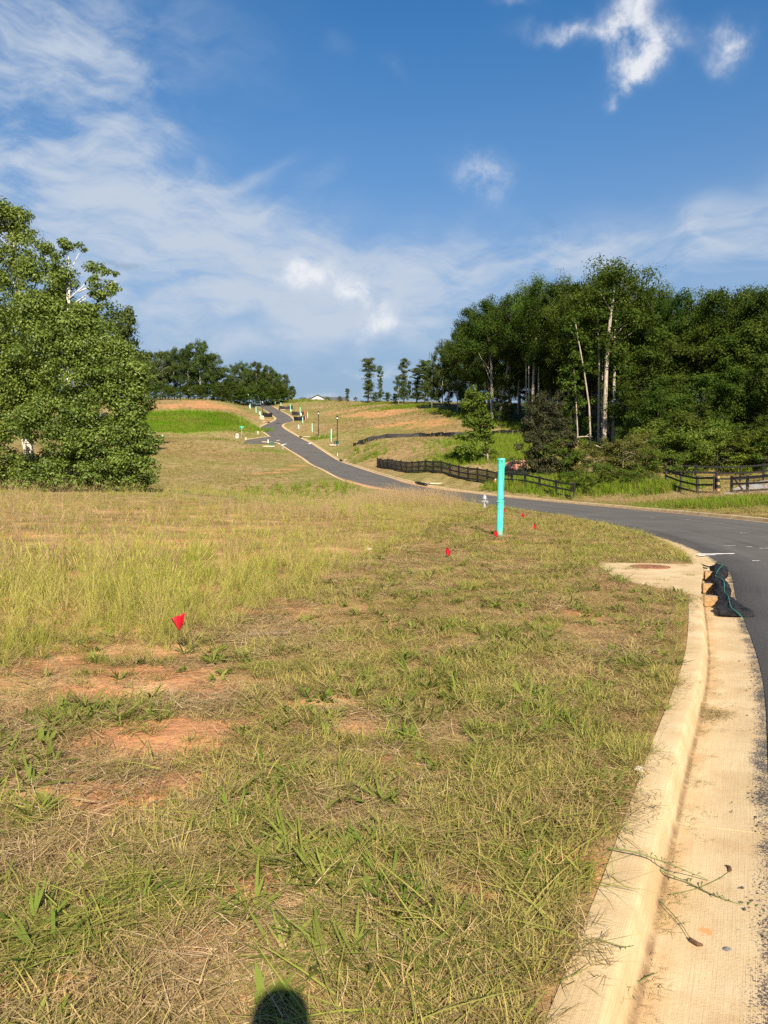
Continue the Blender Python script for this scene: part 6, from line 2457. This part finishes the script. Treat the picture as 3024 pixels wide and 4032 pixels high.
# dead pale trunks and fallen limbs
def build_snag(pts, r, label, arms=(), leafy=0):
    o_ = np.array(pts[0])
    root = empty('bare_trunk', o_)
    P_ = [np.array(p) - o_ for p in pts]
    MB().tube(P_, list(np.linspace(r, r * .45, len(P_))), 8).build('trunk', M_BARK_PALE, root, smooth=True)
    for (t, dx, dz, L) in arms:
        i = t * (len(P_) - 1)
        a = P_[int(i)] * (1 - i % 1) + P_[min(int(i) + 1, len(P_) - 1)] * (i % 1)
        q, rs = limb(a, a + np.array([dx, rng.normal(0, .5), dz]) * L, r * .35, r * .12, .05)
        MB().tube(q, rs, 6).build('branch', M_BARK_PALE, root, smooth=True)
    if leafy:
        C, NN = [], []
        for _ in range(leafy):
            t = rng.uniform(.62 if leafy == 30 else .45, 1.0)
            i = t * (len(P_) - 1)
            a = P_[int(i)] * (1 - i % 1) + P_[min(int(i) + 1, len(P_) - 1)] * (i % 1)
            p, nn = clump_leaves(a + rng.normal(0, .9, 3) * np.array([1, 1, .6]), rng.uniform(.4, 1.0), 48)
            C.append(p)
            NN.append(nn)
        cm = leaf_cloud('snag_crown', np.vstack(C), np.vstack(NN), rng.uniform(.2, .42, sum(len(c) for c in C)), M_LEAF_POP)
        mesh_obj('crown', cm, None, root)
    tag(root, label, 'trunk', 'bare pale trunks of the right wood')


def up_line(px0, py0, d, pts):
    b = at_depth(px0, py0, d)
    b[2] = H(b[0], b[1])[0] - .1
    return [b] + [at_depth(a, c, d) for a, c in pts]


build_snag(up_line(2378, 1760, 104.0, [(2383, 1600), (2388, 1450), (2398, 1300), (2412, 1190), (2420, 1120)]), .31, 'thick pale trunk rising bare through the right wood, tallest of all', [(.55, .9, .7, 3.2), (.74, -.6, 1.0, 2.6)], leafy=30)
build_snag(up_line(2357, 1755, 106, [(2358, 1600), (2360, 1450), (2357, 1330), (2352, 1230)]), .2, 'greyish bare trunk just left of the thickest pale trunk', leafy=26)
build_snag(up_line(2327, 1750, 104.5, [(2320, 1600), (2300, 1460), (2278, 1340), (2262, 1250)]), .13, 'thin pale leaning trunk left of the grey bare trunk', leafy=34)
build_snag(up_line(2277, 1738, 106, [(2272, 1650), (2266, 1540), (2258, 1430)]), .10, 'thinnest short pale trunk beside the orange net scrap', leafy=26)
build_snag(up_line(1937, 1640, 160, [(1937, 1540), (1935, 1450), (1930, 1390)]), .34, 'forked pale trunk at the far end of the right wood', [(.55, -.5, 1.0, 5), (.45, -.5, 1.0, 4), (.8, .5, 1.0, 4)])
build_snag(up_line(1965, 1645, 156, [(1978, 1560), (1995, 1470), (2008, 1380)]), .3, 'leaning pale trunk next to the forked trunk', [(.7, .7, 1.0, 7)])
build_snag(up_line(2095, 1690, 136, [(2098, 1560), (2103, 1430), (2112, 1330)]), .3, 'straight pale trunk behind the purple tree', [(.75, .6, 1.0, 5)])
build_snag(up_line(2083, 1690, 138, [(2083, 1560), (2082, 1440)]), .18, 'slender dark pale trunk left of the straight trunk')
for (a, b, d, lb) in (((2258, 1724), (2335, 1720), 103.5, 'pale fallen log lying level by the pale trunks'), ((2310, 1745), (2400, 1775), 101, 'pale fallen limb sloping beside the thick trunk'), ((2385, 1758), (2440, 1768), 100, 'short pale fallen limb at the foot of the thick trunk')):
    p, q = at_depth(*a, d), at_depth(*b, d)
    r_ = empty('fallen_log', p)
    pts, rs = limb((0, 0, 0), q - p, .09, .05, .03, 6, .02)
    MB().tube(pts, rs, 7).build('log', M_BARK_PALE, r_, smooth=True)
    q2, r2 = limb(pts[3], pts[3] + np.array([.6, -.2, .5]), .05, .02, 0, 3)
    MB().tube(q2, r2, 5).build('stub', M_BARK_PALE, r_, smooth=True)
    tag(r_, lb, 'log')

# trees on the far left hill and around the crest
hill_row = [(560, 262, 1395), (600, 262, 1388), (645, 264, 1384), (690, 268, 1378), (745, 272, 1368), (792, 272, 1350), (838, 276, 1392), (882, 280, 1450), (925, 286, 1440), (962, 290, 1432), (1010, 296, 1428), (1050, 300, 1442), (1090, 306, 1470), (1125, 316, 1476), (1155, 322, 1520)]
for i, (px, d, top) in enumerate(hill_row):
    by_pixel('hill', px, d, top, 'hill top tree on the left ridge, %s from its outer end' % (ORD + ['thirteenth', 'fourteenth', 'last'])[i], 'trees along the left ridge', wide=.72)
    if i < 14:
        by_pixel('hill', px + 22, d + 12, top + 40 + rng.normal(0, 15), 'tree behind the front row on the left ridge, number %s from its outer end' % NUMS[i], 'inner trees of the left ridge')
        for q in (-8, 12):
            by_pixel('edge', px + q, d - 4 + q * .3, 1525 + rng.normal(0, 16), 'low bushy tree under the left ridge wood, number %s from its outer end' % NUMS[2 * i + (q > 0)], 'low trees of the left ridge', wide=1.5)
for i, px in enumerate((80, 200, 320, 430, 500)):
    by_pixel('hill', px, 258, 1400 + rng.normal(0, 20), 'ridge tree hidden behind the large trees, %s from the frame edge' % ORD[i], 'ridge trees hidden by the large tree')
for (px, d, top, kd, wd, lb) in ((1449, 272, 1413, 'snag', 1.5, 'tall vine clad tree, taller of the lone pair on the crest'), (1498, 272, 1441, 'snag', .85, 'thinner vine clad tree, shorter of the lone pair on the crest'), (1368, 292, 1530, 'snag', 1.6, 'small dark lone tree nearest the house on the crest'),
                                 (1590, 252, 1412, 'snag', 1.1, 'dark spire like tree left of the right wood'), (1570, 250, 1480, 'hill', .6, 'dark rounded tree around the spire at the crest'), (1640, 242, 1450, 'snag', 1.9, 'dark leafy tree right of the spire at the crest'), (1672, 235, 1420, 'snag', 1.6, 'tall dark tree joining the right wood at the crest'), (1610, 246, 1500, 'hill', .5, 'short dark tree below the spire at the crest'),
                                 (1340, 300, 1560, 'edge', 1.4, 'low bush left of the small dark lone tree'), (1400, 290, 1562, 'edge', 1.4, 'low bush right of the small dark lone tree'), (1480, 272, 1545, 'edge', 1.5, 'low bush under the lone vine clad pair'), (1525, 262, 1545, 'edge', 1.5, 'low bush between the lone pair and the spire'), (1555, 255, 1550, 'edge', 1.6, 'low bush at the foot of the spire'),
                                 (1213, 425, 1572, 'edge', 1.6, 'far tree top left of the house roof'), (1290, 425, 1566, 'edge', 1.5, 'far tree top behind the house roof'), (1318, 425, 1572, 'edge', 1.5, 'far tree top right of the house roof')):
    by_pixel(kd, px, d, top, lb, 'trees on the crest', wide=wd)
by_pixel('hill', 470, 128, 1228, 'greyer tree rising behind the large tree on the left', wide=.75)

# ------------------------------------------------------------------ trees built for their own outline
def crown_from_lobes(name, lobes, d, org, n_clump, per, rad, leaf, mat, depth=1.0):
    """lobes: (pixel x, pixel y, half width px, half height px) turned into solid puffs at distance d"""
    C, NN, cvs = [], [], []
    cents, sizes = [], []
    for (px, py, rx, ry) in lobes:
        c = at_depth(px, py, d)
        k = d / F_PX
        cents.append((c, np.array([rx * k, (rx + ry) * .5 * k * depth, ry * k])))
        sizes.append((rx * ry) ** .68 * (.6 if py < 1250 and d < 60 else 1))
    sizes = np.array(sizes) / sum(sizes)
    for _ in range(n_clump):
        c, R = cents[rng.choice(len(cents), p=sizes)]
        v = rng.normal(size=3)
        v /= np.linalg.norm(v)
        if v[1] > .35 and rng.random() < .55:
            v[1] *= -1
        cc = c + v * R * rng.uniform(.45, .98) - org
        r_ = min(rad, .62 * min(R[0], R[2])) * rng.uniform(.55, 1.3)
        n = max(14, int(per * rng.uniform(.6, 1.4) * (r_ / rad) ** 1.5))
        p, nn = clump_leaves(cc, r_, n)
        C.append(p)
        NN.append(nn)
        cvs.append(np.clip(rng.normal(rng.uniform(.25, .75), .25, n), 0, 1))
    C, NN, cvs = np.vstack(C), np.vstack(NN), np.concatenate(cvs)
    g0 = H(C[:, 0] + org[0], C[:, 1] + org[1]) - org[2] + .12
    k = C[:, 2] > g0
    return leaf_cloud(name, C[k], NN[k], rng.uniform(leaf * .6, leaf * 1.25, k.sum()), mat, cvs[k]), cents


def lobed_tree(name, label, px_base, d, spine, lobes, r0, n_clump, per, rad, leaf, mat, bark, cat='tree', group=None, extra=()):
    x, y = (px_base - CX) / F_PX * d, d
    org = np.array([x, y, H(x, y)[0] - .1])
    root = empty(name, org)
    m = MB()
    pts = [np.zeros(3)] + [at_depth(a, b, d) - org for a, b in spine]
    m.tube([tuple(p) for p in pts], list(np.linspace(r0, r0 * .22, len(pts))), 9)
    cm, cents = crown_from_lobes(name + '_crown', lobes, d, org, n_clump, per, rad, leaf, mat)
    for (c, R) in cents:
        c = c - org
        # a limb from the trunk to each puff
        zz = [p[2] for p in pts]
        s = np.array([np.interp(max(c[2] - R[2] * .9 - 1.0, .8), zz, [p[q] for p in pts]) for q in range(3)])
        thin = .45 if c[2] > 11 else 1
        lp, lr = limb(s, c + np.array([0, 0, R[2] * .1]), r0 * .26 * thin, r0 * .05, .05, 6)
        m.tube(lp, lr, 6)
        for _ in range(2 if thin == 1 else 0):
            v = rng.normal(size=3)
            v /= np.linalg.norm(v)
            q = lp[rng.integers(2, 5)]
            e = c + v * R * .85
            if e[2] < .3:
                continue
            l2, r2 = limb(q, c + (e - c) * .7, r0 * .09, r0 * .02, .03, 5)
            m.tube(l2, r2, 5)
    for (a, b, r_) in extra:
        l2, r2 = limb(at_depth(*a, d - .3) - org, at_depth(*b, d - .3) - org, r_, r_ * .6, .05, 6, .03)
        m.tube(l2, r2, 7)
    tm = m.mesh(name + '_trunk')
    tm.materials.append(bark)
    tm.polygons.foreach_set('use_smooth', [True] * len(tm.polygons))
    mesh_obj('trunk', tm, None, root)
    mesh_obj('crown', cm, None, root)
    tag(root, label, cat, group)


lobed_tree('tree', 'large tree with mottled white trunk at the frame edge, taller of two side by side', 118, 49.0, [(112, 1750), (104, 1600), (100, 1400), (85, 1200), (60, 1000), (45, 850)],
           [(25, 860, 85, 62), (75, 900, 52, 60), (20, 960, 110, 80), (30, 1080, 120, 95), (-60, 1150, 150, 200), (60, 1300, 140, 130), (110, 1460, 130, 130), (-40, 1480, 150, 200), (40, 1640, 170, 110), (-60, 1780, 190, 100), (150, 1840, 130, 65), (30, 1880, 140, 50), (100, 1905, 130, 30), (-40, 1900, 120, 40)],
           .30, 460, 230, .85, .175, M_LEAF_SYC, M_BARK_SYC, extra=[((118, 1790), (104, 1600), .24), ((104, 1600), (98, 1480), .2)])
lobed_tree('tree', 'large spreading tree with white trunk glimpses, right hand one of two side by side', 272, 46.5, [(270, 1700), (266, 1500), (266, 1330), (268, 1200), (272, 1110), (274, 1060)],
           [(262, 965, 48, 36), (318, 990, 24, 36), (240, 1030, 52, 40), (150, 1000, 60, 50), (170, 1100, 90, 90), (255, 1130, 60, 60), (395, 1075, 58, 42), (462, 1110, 26, 38), (380, 1140, 72, 50), (410, 1200, 44, 34), (250, 1250, 130, 80), (180, 1350, 140, 100), (330, 1330, 110, 90), (420, 1410, 110, 90), (300, 1480, 190, 120), (470, 1480, 110, 90), (545, 1480, 60, 90),
            (520, 1580, 80, 90), (400, 1600, 170, 110), (220, 1650, 170, 120), (350, 1740, 200, 100), (520, 1720, 80, 60), (585, 1740, 48, 44), (590, 1800, 44, 30), (430, 1820, 170, 70), (250, 1850, 160, 60), (530, 1850, 80, 55), (350, 1890, 200, 40), (480, 1888, 110, 42), (200, 1892, 140, 40), (590, 1880, 40, 30), (300, 1905, 180, 30), (460, 1905, 150, 28), (130, 1905, 120, 28), (150, 1210, 100, 80), (330, 1250, 70, 60)],
           .26, 800, 230, .72, .165, M_LEAF_SYC, M_BARK_SYC, extra=[((310, 1150), (395, 1118), .045), ((268, 1400), (266, 1310), .2), ((410, 1760), (500, 1770), .06)])
lobed_tree('tree', 'young bright green maple with a slim pale trunk behind the black fence', 1920, 90.0, [(1918, 1760), (1908, 1680), (1890, 1600), (1870, 1530)],
           [(1868, 1545, 32, 36), (1895, 1580, 38, 40), (1840, 1600, 40, 40), (1905, 1640, 48, 44), (1850, 1670, 48, 38), (1820, 1710, 34, 26), (1925, 1700, 36, 38), (1870, 1730, 40, 30), (1835, 1770, 36, 26), (1930, 1770, 34, 26), (1875, 1785, 40, 20)],
           .14, 120, 85, .62, .30, M_LEAF_MAPLE, M_BARK_PALE)
lobed_tree('tree', 'dark purplish brown leaved tree at the fence end', 2140, 73.0, [(2140, 1780), (2142, 1700), (2146, 1620), (2150, 1560)],
           [(2150, 1580, 70, 45), (2100, 1630, 60, 55), (2200, 1640, 55, 60), (2145, 1690, 95, 60), (2090, 1740, 60, 60), (2210, 1740, 70, 60), (2150, 1790, 100, 60), (2080, 1830, 70, 40), (2170, 1850, 80, 40), (2240, 1800, 40, 40), (2110, 1870, 50, 26)],
           .13, 230, 105, .50, .19, M_LEAF_PLUM, M_BARK_DARK)
